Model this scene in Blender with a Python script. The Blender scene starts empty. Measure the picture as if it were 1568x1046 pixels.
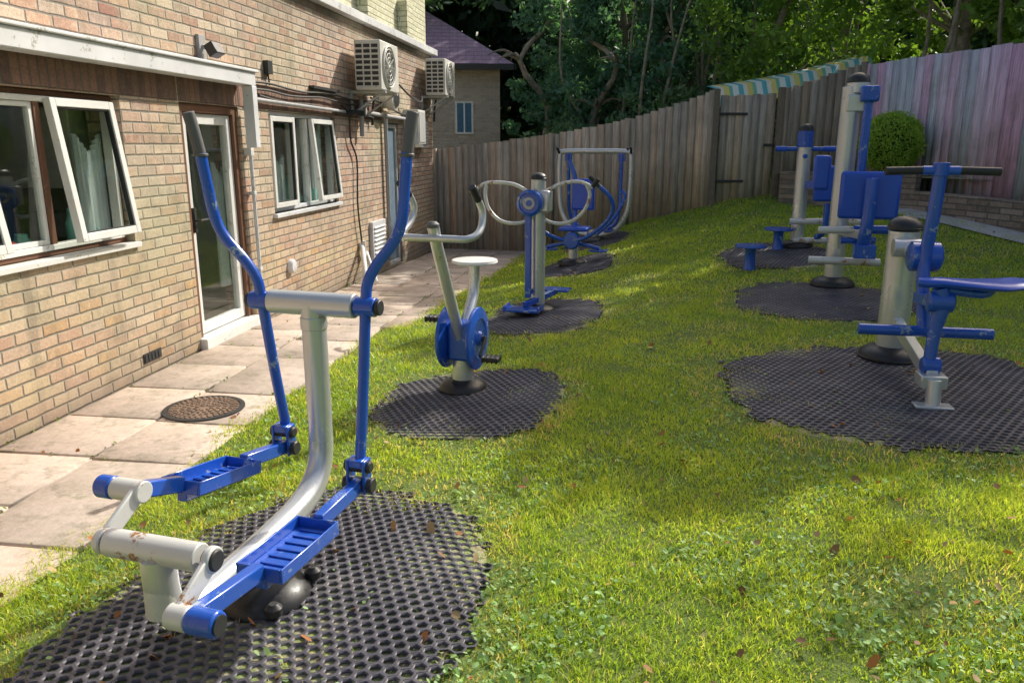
import bpy, math, random
import numpy as np
from mathutils import Vector, Matrix
random.seed(7); rng=np.random.default_rng(11)
scene=bpy.context.scene
try:
    scene.view_settings.view_transform='Standard'; scene.view_settings.look='None'; scene.view_settings.exposure=0
except Exception: pass

# ------------------------------------------------------------ terrain
def edge(y): return np.interp(y,[-5,-1,2.67,3.5,5.9,7.7,12.5,16],[-3.0,-2.45,-1.93,-1.77,-1.38,-.95,.02,.5])
def fenx(y): return np.interp(y,[-3,4,7,10.4,13.2],[9.8,8.2,7.3,6.4,5.6])
def sst(t):
    t=np.clip(t,0,1); return t*t*(3-2*t)
def G(x,y):
    x=np.asarray(x,float); y=np.asarray(y,float)
    pat=-.033*np.clip(y-7,0,9)
    k=np.interp(y,[0,4,6,7.5,9,10,12,13,15],[.04,.05,.065,.085,.135,.17,.23,.28,.3])
    d=np.clip(x-edge(y),0,None)
    de=np.where(d<3.5,d,3.5+.4*(d-3.5)); de=np.minimum(de,5.2)
    z=pat+k*de
    z=z+.012*np.sin(x*2.1+1)*np.sin(y*1.7)*np.clip(d,0,1)
    m=sst((x-(fenx(y)-.15))/.3)*np.clip((13.6-y)*3,0,1)
    z=z+(1.12-z)*m*(z<1.12)
    z=z+6.5*sst((y-15.8)/26)
    return z
def gz(x,y): return float(G(x,y))

# ------------------------------------------------------------ materials
def newmat(name):
    m=bpy.data.materials.new(name); m.use_nodes=True; nt=m.node_tree
    b=nt.nodes['Principled BSDF']; return m,nt,b
def N(nt,t,**kw):
    n=nt.nodes.new(t)
    for k,v in kw.items(): setattr(n,k,v)
    return n
def mt(nt,op,a,b=None,c=None):
    n=nt.nodes.new('ShaderNodeMath'); n.operation=op
    for i,v in enumerate((a,b,c)):
        if v is None: continue
        if hasattr(v,'links'): nt.links.new(v,n.inputs[i])
        else: n.inputs[i].default_value=v
    return n.outputs[0]
def noise(nt,vec,scale,detail=4,rough=.55):
    n=N(nt,'ShaderNodeTexNoise'); n.inputs['Scale'].default_value=scale; n.inputs['Detail'].default_value=detail; n.inputs['Roughness'].default_value=rough
    if vec is not None: nt.links.new(vec,n.inputs['Vector'])
    return n.outputs['Fac']
def ramp(nt,fac,stops,interp='LINEAR'):
    r=N(nt,'ShaderNodeValToRGB'); cr=r.color_ramp; cr.interpolation=interp
    while len(cr.elements)<len(stops): cr.elements.new(.5)
    for e,(p,c) in zip(cr.elements,stops):
        e.position=p; e.color=(c[0],c[1],c[2],1) if not isinstance(c,(int,float)) else (c,c,c,1)
    nt.links.new(fac,r.inputs[0]); return r.outputs[0]
def mix(nt,fac,a,b,mode='MIX'):
    n=N(nt,'ShaderNodeMix'); n.data_type='RGBA'; n.blend_type=mode
    for s,v in ((n.inputs[0],fac),(n.inputs[6],a),(n.inputs[7],b)):
        if hasattr(v,'links'): nt.links.new(v,s)
        elif isinstance(v,(int,float)): s.default_value=v
        else: s.default_value=(v[0],v[1],v[2],1)
    return n.outputs[2]
def bump(nt,b,h,strength=.3,dist=.01):
    n=N(nt,'ShaderNodeBump'); n.inputs['Strength'].default_value=strength; n.inputs['Distance'].default_value=dist
    nt.links.new(h,n.inputs['Height']); nt.links.new(n.outputs[0],b.inputs['Normal'])
def objv(nt): return N(nt,'ShaderNodeTexCoord').outputs['Object']

def paint(name,col,rough=.35,metal=0.0,wear=(.35,.33,.3),wearamt=.62,dirt=.25,bs=.1,coat=0):
    m,nt,b=newmat(name); v=objv(nt)
    n1=noise(nt,v,9,6,.65); n2=noise(nt,v,60,3,.6); n3=noise(nt,v,3,3)
    c=mix(nt,ramp(nt,n3,[(.3,0),(.7,dirt)]),col,tuple(x*.55+.02 for x in col))
    f=mt(nt,'MULTIPLY',ramp(nt,n1,[(wearamt,0),(wearamt+.04,1)]),ramp(nt,n2,[(.42,0),(.52,1)]))
    c=mix(nt,f,c,wear); nt.links.new(c,b.inputs['Base Color'])
    b.inputs['Metallic'].default_value=metal
    if coat: b.inputs['Coat Weight'].default_value=coat; b.inputs['Coat Roughness'].default_value=.12
    if bs>0:
        nt.links.new(ramp(nt,n2,[(.3,max(rough-.08,.05)),(.7,rough+.15)]),b.inputs['Roughness']); bump(nt,b,n2,bs,.001)
    else:
        nt.links.new(ramp(nt,n3,[(.3,rough-.04),(.7,rough+.06)]),b.inputs['Roughness'])
    return m
BLUE=paint('blue_paint',(.012,.10,.55),.25,0,(.32,.40,.52),.60,.3,bs=0,coat=.5)
BLUE2=paint('blue_pad',(.012,.09,.60),.32,0,(.12,.25,.5),.68,.3,bs=0,coat=.25)
SILV=paint('silver_paint',(.68,.70,.72),.29,.55,(.36,.25,.16),.67,.3,bs=0)
WHIT=paint('worn_white',(.74,.74,.71),.34,.2,(.38,.17,.06),.56,.35,bs=0)
BLK=paint('black_rubber',(.022,.022,.024),.38,0,(.09,.09,.08),.66,.2)
GRIP=paint('grip_rubber',(.12,.12,.125),.55,0,(.18,.18,.18),.7,.2)
UPVC=paint('white_upvc',(.80,.80,.78),.35,0,(.5,.5,.42),.60,.35)
UPVCG=paint('grey_white_trim',(.74,.75,.78),.45,0,(.40,.40,.36),.58,.4)
WOODB=paint('brown_timber',(.17,.075,.04),.5,0,(.24,.15,.1),.6,.5)
ACM=paint('ac_casing',(.72,.71,.66),.45,0,(.40,.38,.32),.62,.35)
DARKM=paint('dark_metal',(.03,.032,.035),.45,0,(.1,.1,.1),.7,.3)
GREYP=paint('grey_pipe',(.40,.40,.41),.5,0,(.2,.19,.17),.62,.4)
GREYL=paint('pale_grey_pipe',(.55,.55,.55),.5,0,(.3,.29,.25),.6,.4)

def brickmat(name,stops,mort=(.25,.23,.2),soldier=False,bw=.225,rh=.075,weather=True):
    m,nt,b=newmat(name); v=objv(nt)
    s=N(nt,'ShaderNodeSeparateXYZ'); nt.links.new(v,s.inputs[0])
    X=mt(nt,'ADD',s.outputs[0],s.outputs[1]); Z=s.outputs[2]
    wob=mt(nt,'MULTIPLY',mt(nt,'SUBTRACT',noise(nt,v,6,2),.5),.012)
    X=mt(nt,'ADD',X,wob); Z=mt(nt,'ADD',Z,wob)
    if soldier: bw,rh=.075,.215
    zr=mt(nt,'DIVIDE',Z,rh); 
    if soldier: zr=mt(nt,'SUBTRACT',zr,1.975/.215)
    row=mt(nt,'FLOOR',zr)
    off=0 if soldier else mt(nt,'MULTIPLY',mt(nt,'MODULO',mt(nt,'ADD',row,100),2),.5)
    xr=mt(nt,'ADD',mt(nt,'DIVIDE',X,bw),off); col=mt(nt,'FLOOR',xr)
    fx=mt(nt,'FRACT',xr); fz=mt(nt,'FRACT',zr)
    dx=mt(nt,'MULTIPLY',mt(nt,'MINIMUM',fx,mt(nt,'SUBTRACT',1,fx)),bw)
    dz=mt(nt,'MULTIPLY',mt(nt,'MINIMUM',fz,mt(nt,'SUBTRACT',1,fz)),rh)
    d=mt(nt,'MINIMUM',dx,dz)
    d=mt(nt,'ADD',d,mt(nt,'MULTIPLY',mt(nt,'SUBTRACT',noise(nt,v,38,4,.65),.5),.007))
    mask=ramp(nt,d,[(.0035,0),(.0085,1)])
    cm=N(nt,'ShaderNodeCombineXYZ'); nt.links.new(col,cm.inputs[0]); nt.links.new(row,cm.inputs[1])
    wn=N(nt,'ShaderNodeTexWhiteNoise'); nt.links.new(cm.outputs[0],wn.inputs['Vector'])
    br=ramp(nt,wn.outputs['Value'],stops)
    grain=noise(nt,v,55,5,.75); blot=noise(nt,v,13,5,.7)
    br=mix(nt,.75,br,ramp(nt,grain,[(.3,(.46,.44,.42)),(.62,(1.0,1.0,1.0))]),'MULTIPLY')
    br=mix(nt,ramp(nt,blot,[(.5,0),(.68,.5)]),br,tuple(x*1.1 for x in stops[-1][1]))
    c=mix(nt,mask,mort,br)
    if weather:
        big=noise(nt,v,.55,4,.6); c=mix(nt,ramp(nt,big,[(.46,0),(.64,.5)]),c,(.42,.43,.27))
        zz=N(nt,'ShaderNodeMapRange'); nt.links.new(Z,zz.inputs[0]); zz.inputs[1].default_value=1.3; zz.inputs[2].default_value=.3
        low=mt(nt,'MULTIPLY',zz.outputs[0],ramp(nt,noise(nt,v,1.3,3),[(.3,.2),(.7,.8)]))
        c=mix(nt,low,c,mix(nt,mask,(.28,.25,.18),ramp(nt,wn.outputs['Value'],[(0,(.76,.50,.20)),(.2,(.54,.48,.31)),(.45,(.70,.55,.29)),(.7,(.60,.42,.25)),(1,(.44,.32,.25))])))
        z2=N(nt,'ShaderNodeMapRange'); nt.links.new(Z,z2.inputs[0]); z2.inputs[1].default_value=.30; z2.inputs[2].default_value=-.05
        c=mix(nt,mt(nt,'MULTIPLY',z2.outputs[0],.7),c,(.22,.18,.15))
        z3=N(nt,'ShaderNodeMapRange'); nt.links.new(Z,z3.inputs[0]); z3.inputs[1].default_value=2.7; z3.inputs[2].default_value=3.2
        st=noise(nt,v,2.2,6,.75); c=mix(nt,ramp(nt,st,[(.51,0),(.70,.6)]),c,(.16,.135,.11))
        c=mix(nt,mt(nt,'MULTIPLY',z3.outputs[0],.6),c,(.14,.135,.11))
        strk=N(nt,'ShaderNodeMapping'); strk.inputs['Scale'].default_value=(5,5,.5); nt.links.new(v,strk.inputs[0])
        c=mix(nt,ramp(nt,noise(nt,strk.outputs[0],1,5,.65),[(.54,0),(.70,.55)]),c,(.19,.17,.13))
    nt.links.new(c,b.inputs['Base Color']); b.inputs['Roughness'].default_value=.9
    h=mt(nt,'ADD',mask,mt(nt,'MULTIPLY',grain,.5)); bump(nt,b,h,1,.010)
    return m
BRICK=brickmat('brick_wall_mat',[(0,(.44,.23,.18)),(.18,(.70,.47,.33)),(.38,(.48,.36,.30)),(.6,(.72,.57,.45)),(.8,(.56,.34,.26)),(1,(.74,.60,.46))],(.27,.25,.22))
SOLD=brickmat('brick_soldier_mat',[(0,(.17,.10,.09)),(.5,(.26,.16,.12)),(1,(.34,.19,.14))],(.16,.14,.12),soldier=True,weather=False)
PALEB=brickmat('painted_brick_mat',[(0,(.66,.66,.46)),(1,(.80,.78,.58))],(.46,.46,.32),weather=False)
DKBRICK=brickmat('dark_brick_mat',[(0,(.20,.15,.12)),(.5,(.30,.23,.18)),(1,(.38,.31,.26))],(.14,.13,.12),weather=False)
HBRICK=brickmat('house_brick_mat',[(0,(.48,.40,.35)),(.5,(.54,.46,.40)),(1,(.60,.53,.46))],(.5,.47,.43),weather=False)

def attrmat(name,rough=.6,trans=0.0,spec=.3,tcol=None):
    m,nt,b=newmat(name)
    a=N(nt,'ShaderNodeAttribute'); a.attribute_name='Col'; c=a.outputs['Color']
    nt.links.new(c,b.inputs['Base Color']); b.inputs['Roughness'].default_value=rough
    b.inputs['Specular IOR Level'].default_value=spec
    if trans>0:
        t=N(nt,'ShaderNodeBsdfTranslucent'); nt.links.new(mix(nt,1,c,tcol or (1.6,1.6,.6),'MULTIPLY'),t.inputs[0])
        ms=N(nt,'ShaderNodeMixShader'); ms.inputs[0].default_value=trans
        nt.links.new(b.outputs[0],ms.inputs[1]); nt.links.new(t.outputs[0],ms.inputs[2])
        nt.links.new(ms.outputs[0],nt.nodes['Material Output'].inputs[0])
    return m
GRASS=attrmat('grass_blades_mat',.42,.5,spec=.5,tcol=(1.7,1.5,.8))
LEAF=attrmat('leaf_mat',.5,.4,spec=.35)
FALLEN=attrmat('fallen_leaf_mat',.7,.2,tcol=(1.2,1,.7))

def woodmat(name):
    m,nt,b=newmat(name); v=objv(nt)
    a=N(nt,'ShaderNodeAttribute'); a.attribute_name='Col'
    mp=N(nt,'ShaderNodeMapping'); mp.inputs['Scale'].default_value=(28,28,1.6); nt.links.new(v,mp.inputs[0])
    g1=noise(nt,mp.outputs[0],1.5,5,.6); g2=noise(nt,v,1.8,5,.65)
    c=mix(nt,.8,a.outputs['Color'],ramp(nt,g1,[(.3,(.45,.43,.41)),(.65,(1,1,1))]),'MULTIPLY')
    c=mix(nt,ramp(nt,g2,[(.48,0),(.72,.5)]),c,(.19,.18,.13))
    nt.links.new(c,b.inputs['Base Color']); b.inputs['Roughness'].default_value=.85
    bump(nt,b,g1,.5,.004); return m
WOODF=woodmat('fence_board_mat')
def slabmat():
    m,nt,b=newmat('paving_slab_mat'); v=objv(nt)
    a=N(nt,'ShaderNodeAttribute'); a.attribute_name='Col'
    c=mix(nt,.6,a.outputs['Color'],ramp(nt,noise(nt,v,30,6,.7),[(.3,(.6,.58,.55)),(.7,(1,1,1))]),'MULTIPLY')
    c=mix(nt,ramp(nt,noise(nt,v,1.1,6,.7),[(.45,0),(.65,.65)]),c,(.27,.235,.18))
    c=mix(nt,ramp(nt,noise(nt,v,7,6,.75),[(.52,0),(.64,.5)]),c,(.20,.18,.13))
    c=mix(nt,ramp(nt,noise(nt,v,3.2,6,.8),[(.58,0),(.66,.5)]),c,(.16,.18,.08))
    nt.links.new(c,b.inputs['Base Color']); b.inputs['Roughness'].default_value=.85
    bump(nt,b,noise(nt,v,70,5,.75),.6,.004); return m
SLAB=slabmat()
def groundmat():
    m,nt,b=newmat('ground_mat'); v=objv(nt)
    c=ramp(nt,noise(nt,v,14,6,.7),[(.3,(.09,.15,.03)),(.55,(.15,.21,.04)),(.75,(.26,.23,.11))])
    c=mix(nt,ramp(nt,noise(nt,v,.8,4),[(.45,0),(.65,.6)]),c,(.12,.18,.04))
    nt.links.new(c,b.inputs['Base Color']); b.inputs['Roughness'].default_value=.95
    bump(nt,b,noise(nt,v,60,4,.7),.8,.02); return m
GROUND=groundmat()
def soilmat():
    m,nt,b=newmat('soil_mat'); v=objv(nt)
    c=ramp(nt,noise(nt,v,16,6,.7),[(.3,(.22,.19,.13)),(.44,(.40,.35,.24)),(.56,(.22,.30,.08)),(.8,(.50,.45,.32))])
    nt.links.new(c,b.inputs['Base Color']); b.inputs['Roughness'].default_value=.95
    bump(nt,b,noise(nt,v,80,4,.7),.8,.01); return m
SOIL=soilmat()
def simple(name,stops,scale=8,rough=.85,bs=.4,bd=.01,bscale=40):
    m,nt,b=newmat(name); v=objv(nt)
    nt.links.new(ramp(nt,noise(nt,v,scale,5,.65),stops),b.inputs['Base Color']); b.inputs['Roughness'].default_value=rough
    bump(nt,b,noise(nt,v,bscale,4,.7),bs,bd); return m
MATRUB=simple('rubber_mat_mat',[(.3,(.045,.043,.053)),(.55,(.095,.09,.11)),(.7,(.16,.15,.15))],5,.45,.3,.002,120)
BARK=simple('bark_mat',[(.3,(.15,.13,.10)),(.7,(.36,.31,.25))],9,.9,.8,.02,25)
CONC=simple('concrete_mat',[(.3,(.34,.34,.35)),(.7,(.50,.49,.49))],5)
ROOM=simple('room_wall_mat',[(.3,(.40,.44,.34)),(.7,(.52,.54,.44))],2)
CURT=simple('curtain_mat',[(.3,(.70,.77,.75)),(.7,(.82,.86,.84))],3)
def tilemat():
    m,nt,b=newmat('roof_tile_mat'); v=objv(nt)
    s=N(nt,'ShaderNodeSeparateXYZ'); nt.links.new(v,s.inputs[0])
    w=mt(nt,'FRACT',mt(nt,'MULTIPLY',s.outputs[2],9)); w2=mt(nt,'FRACT',mt(nt,'MULTIPLY',s.outputs[0],5))
    c=mix(nt,ramp(nt,w,[(.0,0),(.2,1)]),(.05,.04,.06),ramp(nt,noise(nt,v,9,4),[(.3,(.17,.12,.20)),(.7,(.27,.18,.27))]))
    c=mix(nt,ramp(nt,w2,[(.0,.5),(.12,0)]),c,(.05,.04,.06))
    nt.links.new(c,b.inputs['Base Color']); b.inputs['Roughness'].default_value=.7; bump(nt,b,w,.7,.03); return m
TILE=tilemat()
def glassmat():
    m,nt,b=newmat('window_glass_mat')
    nt.nodes.remove(b); out=nt.nodes['Material Output']
    g=N(nt,'ShaderNodeBsdfGlossy'); g.inputs['Roughness'].default_value=.02; g.inputs[0].default_value=(.9,.95,.95,1)
    t=N(nt,'ShaderNodeBsdfTransparent'); t.inputs[0].default_value=(.86,.92,.88,1)
    lw=N(nt,'ShaderNodeLayerWeight'); lw.inputs['Blend'].default_value=.5
    fac=mt(nt,'MULTIPLY_ADD',mt(nt,'POWER',lw.outputs['Facing'],4),.8,.12)
    ms=N(nt,'ShaderNodeMixShader'); nt.links.new(fac,ms.inputs[0])
    nt.links.new(t.outputs[0],ms.inputs[1]); nt.links.new(g.outputs[0],ms.inputs[2]); nt.links.new(ms.outputs[0],out.inputs[0])
    return m
GLASS=glassmat()
def flat(name,col,rough=.6):
    m,nt,b=newmat(name); nt.links.new(ramp(nt,noise(nt,objv(nt),12,4),[(.3,tuple(c*.75 for c in col)),(.7,col)]),b.inputs['Base Color']); b.inputs['Roughness'].default_value=rough; return m

# ------------------------------------------------------------ mesh helpers
class MB:
    def __init__(s): s.v=[]; s.f=[]
    def box(s,x0,x1,y0,y1,z0,z1,M=None):
        b=len(s.v); P=[(x0,y0,z0),(x1,y0,z0),(x1,y1,z0),(x0,y1,z0),(x0,y0,z1),(x1,y0,z1),(x1,y1,z1),(x0,y1,z1)]
        if M is not None: P=[tuple(M@Vector(p)) for p in P]
        s.v+=P
        s.f+=[tuple(b+i for i in q) for q in ((0,3,2,1),(4,5,6,7),(0,1,5,4),(1,2,6,5),(2,3,7,6),(3,0,4,7))]; return s
    def pane(s,x0,x1,y,z0,z1,M=None):
        b=len(s.v); P=[(x0,y,z0),(x1,y,z0),(x1,y,z1),(x0,y,z1)]
        if M is not None: P=[tuple(M@Vector(p)) for p in P]
        s.v+=P; s.f.append((b,b+1,b+2,b+3)); return s
    def beam(s,p,q,w,h):
        p=Vector(p);q=Vector(q);d=(q-p); L=d.length; d.normalize()
        up=Vector((0,0,1)); 
        if abs(d.z)>.95: up=Vector((0,1,0))
        x=d.cross(up).normalized(); u=x.cross(d).normalized()
        M=Matrix(((x.x,d.x,u.x,p.x),(x.y,d.y,u.y,p.y),(x.z,d.z,u.z,p.z),(0,0,0,1)))
        return s.box(-w/2,w/2,0,L,-h/2,h/2,M)
    def tube(s,pts,r,n=16,smooth=0,cap=True):
        P=[Vector(p) for p in pts]; R=list(r) if isinstance(r,(list,tuple)) else [r]*len(P)
        if smooth:
            Q=[];RR=[];m=len(P)
            for i in range(m-1):
                a=P[max(i-1,0)];b=P[i];c=P[i+1];d=P[min(i+2,m-1)]
                for k in range(smooth):
                    t=k/smooth
                    Q.append(.5*((2*b)+(c-a)*t+(2*a-5*b+4*c-d)*t*t+(3*b-a-3*c+d)*t**3)); RR.append(R[i]*(1-t)+R[i+1]*t)
            Q.append(P[-1]);RR.append(R[-1]);P=Q;R=RR
        T=[]
        for i in range(len(P)):
            t=(P[min(i+1,len(P)-1)]-P[max(i-1,0)]).normalized(); T.append(t)
        ref=Vector((0,0,1)) if abs(T[0].z)<.9 else Vector((1,0,0))
        x=T[0].cross(ref).normalized(); base=len(s.v)
        for i,p in enumerate(P):
            x=(x-T[i]*x.dot(T[i])).normalized(); y=T[i].cross(x)
            for k in range(n):
                a=2*math.pi*k/n; s.v.append(tuple(p+(x*math.cos(a)+y*math.sin(a))*R[i]))
        for i in range(len(P)-1):
            for k in range(n):
                a=base+i*n+k;b=base+i*n+(k+1)%n; s.f.append((a,b,b+n,a+n))
        if cap:
            s.f.append(tuple(base+k for k in range(n))[::-1]); s.f.append(tuple(base+(len(P)-1)*n+k for k in range(n)))
        return s
    def lathe(s,c,prof,n=24,axis=(0,0,1)):
        ax=Vector(axis).normalized(); ref=Vector((0,0,1)) if abs(ax.z)<.9 else Vector((1,0,0))
        x=ax.cross(ref).normalized(); y=ax.cross(x); c=Vector(c); base=len(s.v)
        for r,h in prof:
            for k in range(n):
                a=2*math.pi*k/n; s.v.append(tuple(c+ax*h+(x*math.cos(a)+y*math.sin(a))*max(r,.0005)))
        for i in range(len(prof)-1):
            for k in range(n):
                a=base+i*n+k;b=base+i*n+(k+1)%n; s.f.append((a,b,b+n,a+n))
        s.f.append(tuple(base+k for k in range(n))[::-1]); s.f.append(tuple(base+(len(prof)-1)*n+k for k in range(n)))
        return s
    def dome(s,c,r,h,n=28):
        pr=[(r*1.03,0),(r*1.03,.01)]+[(r*math.cos(t),.012+h*math.sin(t)) for t in [i*math.pi/2/7 for i in range(0,8)]]
        return s.lathe(c,pr,n)
def shade(me,ang=38):
    me.polygons.foreach_set('use_smooth',[True]*len(me.polygons))
    try: me.set_sharp_from_angle(angle=math.radians(ang))
    except Exception: pass
def obj(name,mb,mat,parent=None,bevel=0.0,smooth=True):
    me=bpy.data.meshes.new(name); me.from_pydata(mb.v,[],mb.f); me.update()
    if smooth: shade(me)
    o=bpy.data.objects.new(name,me); scene.collection.objects.link(o); me.materials.append(mat)
    if parent: o.parent=parent
    if bevel>0:
        b=o.modifiers.new('bevel','BEVEL'); b.width=bevel; b.segments=2; b.limit_method='ANGLE'; b.angle_limit=math.radians(50)
    return o
def empty(name,loc=(0,0,0),rot=0):
    e=bpy.data.objects.new(name,None); scene.collection.objects.link(e); e.location=loc; e.rotation_euler=(0,0,rot); e.empty_display_size=.2; return e
def npmesh(name,V,F,mat,col=None,parent=None,smooth=False):
    V=np.asarray(V,np.float32);F=np.asarray(F,np.int32); k=F.shape[1]
    me=bpy.data.meshes.new(name); me.vertices.add(len(V)); me.vertices.foreach_set('co',V.ravel())
    me.loops.add(F.size); me.loops.foreach_set('vertex_index',F.ravel())
    me.polygons.add(len(F)); me.polygons.foreach_set('loop_start',np.arange(len(F),dtype=np.int32)*k)
    if smooth: me.polygons.foreach_set('use_smooth',np.ones(len(F),bool))
    me.update(calc_edges=True)
    if col is not None:
        a=me.attributes.new('Col','FLOAT_COLOR','POINT'); c=np.ones((len(V),4),np.float32); c[:,:3]=col; a.data.foreach_set('color',c.ravel())
    me.materials.append(mat); o=bpy.data.objects.new(name,me); scene.collection.objects.link(o)
    if parent: o.parent=parent
    return o

# ------------------------------------------------------------ ground sheet
xs=np.unique(np.concatenate([np.linspace(-300,-20,15),np.linspace(-20,-4,12),np.arange(-4,10.01,.14),np.linspace(10,40,24),np.linspace(40,300,15)]))
ys=np.unique(np.concatenate([np.linspace(-300,-20,12),np.linspace(-20,0,12),np.arange(0,17.01,.14),np.linspace(17,50,40),np.linspace(50,400,16)]))
XX,YY=np.meshgrid(xs,ys); ZZ=G(XX,YY)-np.where(XX<edge(YY),.03,0)
V=np.stack([XX,YY,ZZ],-1).reshape(-1,3); nx=len(xs); ny=len(ys)
ii,jj=np.meshgrid(np.arange(nx-1),np.arange(ny-1)); a=(jj*nx+ii).ravel()
npmesh('ground',V,np.stack([a,a+1,a+nx+1,a+nx],1),GROUND,smooth=True)

# ------------------------------------------------------------ building frame
E=Vector((.1386,.9903,0)); RB=math.atan2(.9903,.1386)
bld=empty('brick_building',(-3.45,0,0),RB)
SL=14.65
def wallfill(s0,s1,ops,z0,z1,y0,y1):
    mb=MB(); cur=s0
    for (a,b,c,d) in ops:
        mb.box(cur,a,y0,y1,z0,z1); mb.box(a,b,y0,y1,z0,c); mb.box(a,b,y0,y1,d,z1); cur=b
    mb.box(cur,s1,y0,y1,z0,z1); return mb
ops=[(3.2,5.62,.98,1.97),(6.36,7.32,.03,1.97),(7.93,9.74,.98,1.97),(11.75,12.45,-.14,1.95)]
obj('walls',wallfill(-1,SL,ops,-.6,3.15,0,.26),BRICK,bld,smooth=False)
obj('end_wall',MB().box(SL-.26,SL-.003,.263,6,-.6,3.15),BRICK,bld,smooth=False)
obj('side_wall',MB().box(-1+.003,-.74,.263,6,-.6,3.15),BRICK,bld,smooth=False)
obj('roof_slab',MB().box(-1.1,SL+.1,-.1,6.1,3.152,3.25),UPVCG,bld,.006)
obj('upper_storey',MB().box(4.6,SL-.1,.06,6,3.252,4.15),PALEB,bld,smooth=False)
obj('upper_coping',MB().box(4.55,SL-.05,.0,6.05,4.152,4.22),UPVCG,bld,.006)
mb=MB()
for s in (9.2,10.9,12.8): mb.box(s,s+.4,-.09,.058,3.254,3.75)
obj('roof_vents',mb,PALEB,bld,.01)
mb=MB()
for a,b in ((-1,6.34),(6.36,7.325),(7.34,11.6)): mb.box(a,b,-.004,.1,1.975,2.19)
obj('soldier_course',mb,SOLD,bld,smooth=False)
mb=MB(); mb.box(-.7,SL-.3,2.2,2.3,-.3,3.1).box(-.7,SL-.3,.27,2.2,-.35,-.3)
for s in (6.1,7.6,10.5): mb.box(s,s+.08,.27,2.2,-.3,3.1)
obj('rooms',mb,ROOM,bld)
mb=MB()
for (s,w,h) in ((4.28,.10,.24),(4.55,.14,.20),(4.78,.12,.14),(5.25,.09,.26),(5.42,.11,.16),(8.25,.13,.22),(8.75,.10,.34),(8.9,.12,.2),(9.35,.12,.26),(9.55,.1,.18)):
    mb.lathe((s,.19,.981),[(w*.5,0),(w*.52,h*.6),(w*.3,h*.85),(w*.3,h)],14)
obj('pots',mb,flat('pot_mat',(.22,.55,.45)),bld)
mb=MB(); mb.lathe((4.66,.17,.981),[(.04,0),(.07,.03),(.07,.08),(.02,.11)],14); mb.lathe((4.40,.18,.981),[(.04,0),(.07,.03),(.07,.09),(.02,.11)],14); obj('red_bowl',mb,flat('red_mat',(.7,.08,.04)),bld)
mb=MB(); mb.box(5.55,6.09,.35,1.0,1.35,1.9); mb.box(6.0,6.09,.3,1.1,.95,1.15); mb.box(9.9,10.48,.35,1.0,1.3,1.85); obj('cupboards',mb,flat('cupboard_mat',(.6,.6,.54)),bld,.01)
def curtain(s0,s1,z0,z1,y):
    n=60; V=[];F=[]
    for i in range(n+1):
        s=s0+(s1-s0)*i/n; yy=y+.018*math.sin(i*1.1)+.008*math.sin(i*2.7)
        V+=[(s,yy,z0),(s+.01*math.sin(i),yy,z1-.12*math.sin(math.pi*i/n)**2)]
    for i in range(n): F.append((2*i,2*i+2,2*i+3,2*i+1))
    return V,F
mb=MB()
for (a,b,z0,z1) in ((5.3,5.58,.99,1.72),(3.3,3.8,.99,1.9),(8.3,8.55,.99,1.55),(9.3,9.62,.99,1.90),(7.05,7.3,.4,1.5)):
    v,f=curtain(a,b,z0,z1,.15); k=len(mb.v); mb.v+=v; mb.f+=[tuple(i+k for i in q) for q in f]
obj('net_curtains',mb,CURT,bld)

def frame_ring(mb,s0,s1,z0,z1,w,y0,y1,M=None):
    mb.box(s0,s0+w,y0,y1,z0,z1,M); mb.box(s1-w,s1,y0,y1,z0,z1,M)
    mb.box(s0+w,s1-w,y0,y1,z0,z0+w,M); mb.box(s0+w,s1-w,y0,y1,z1-w,z1,M)
def sash(name,s0,s1,z0,z1,ang=0,w=.05):
    M=Matrix.Translation((0,.03,z1))@Matrix.Rotation(-ang,4,'X')@Matrix.Translation((0,0,-z1))
    mb=MB(); frame_ring(mb,s0,s1,z0,z1,w,-.03,.02,M); obj(name+'_frame',mb,UPVC,bld,.004)
    mb=MB(); frame_ring(mb,s0+w+.001,s1-w-.001,z0+w+.001,z1-w-.001,.008,-.02,.01,M); obj(name+'_gasket',mb,DARKM,bld)
    obj(name+'_pane',MB().pane(s0+w-.004,s1-w+.004,-.005,z0+w-.004,z1-w+.004,M),GLASS,bld)
# window 1
mb=MB(); frame_ring(mb,3.205,5.615,.985,1.965,.03,.06,.12)
mb.box(4.36,4.40,.05,.12,1.016,1.934); mb.box(4.86,4.91,.05,.12,1.016,1.934)
obj('window_timber',mb,WOODB,bld,.004)
mb=MB(); frame_ring(mb,3.24,5.58,1.018,1.932,.035,.045,.11); mb.box(3.17,5.65,-.03,.055,.945,.982); obj('window_frame_white',mb,UPVC,bld,.004)
sash('window_sash_a',3.60,4.35,1.06,1.91,math.radians(8)); sash('window_sash_b',4.94,5.55,1.05,1.92,math.radians(7))
mb=MB(); frame_ring(mb,4.402,4.858,1.055,1.895,.03,.06,.1); obj('fixed_frame',mb,UPVC,bld,.003)
obj('window_pane_fixed',MB().pane(4.42,4.84,.08,1.07,1.88),GLASS,bld)
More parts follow.
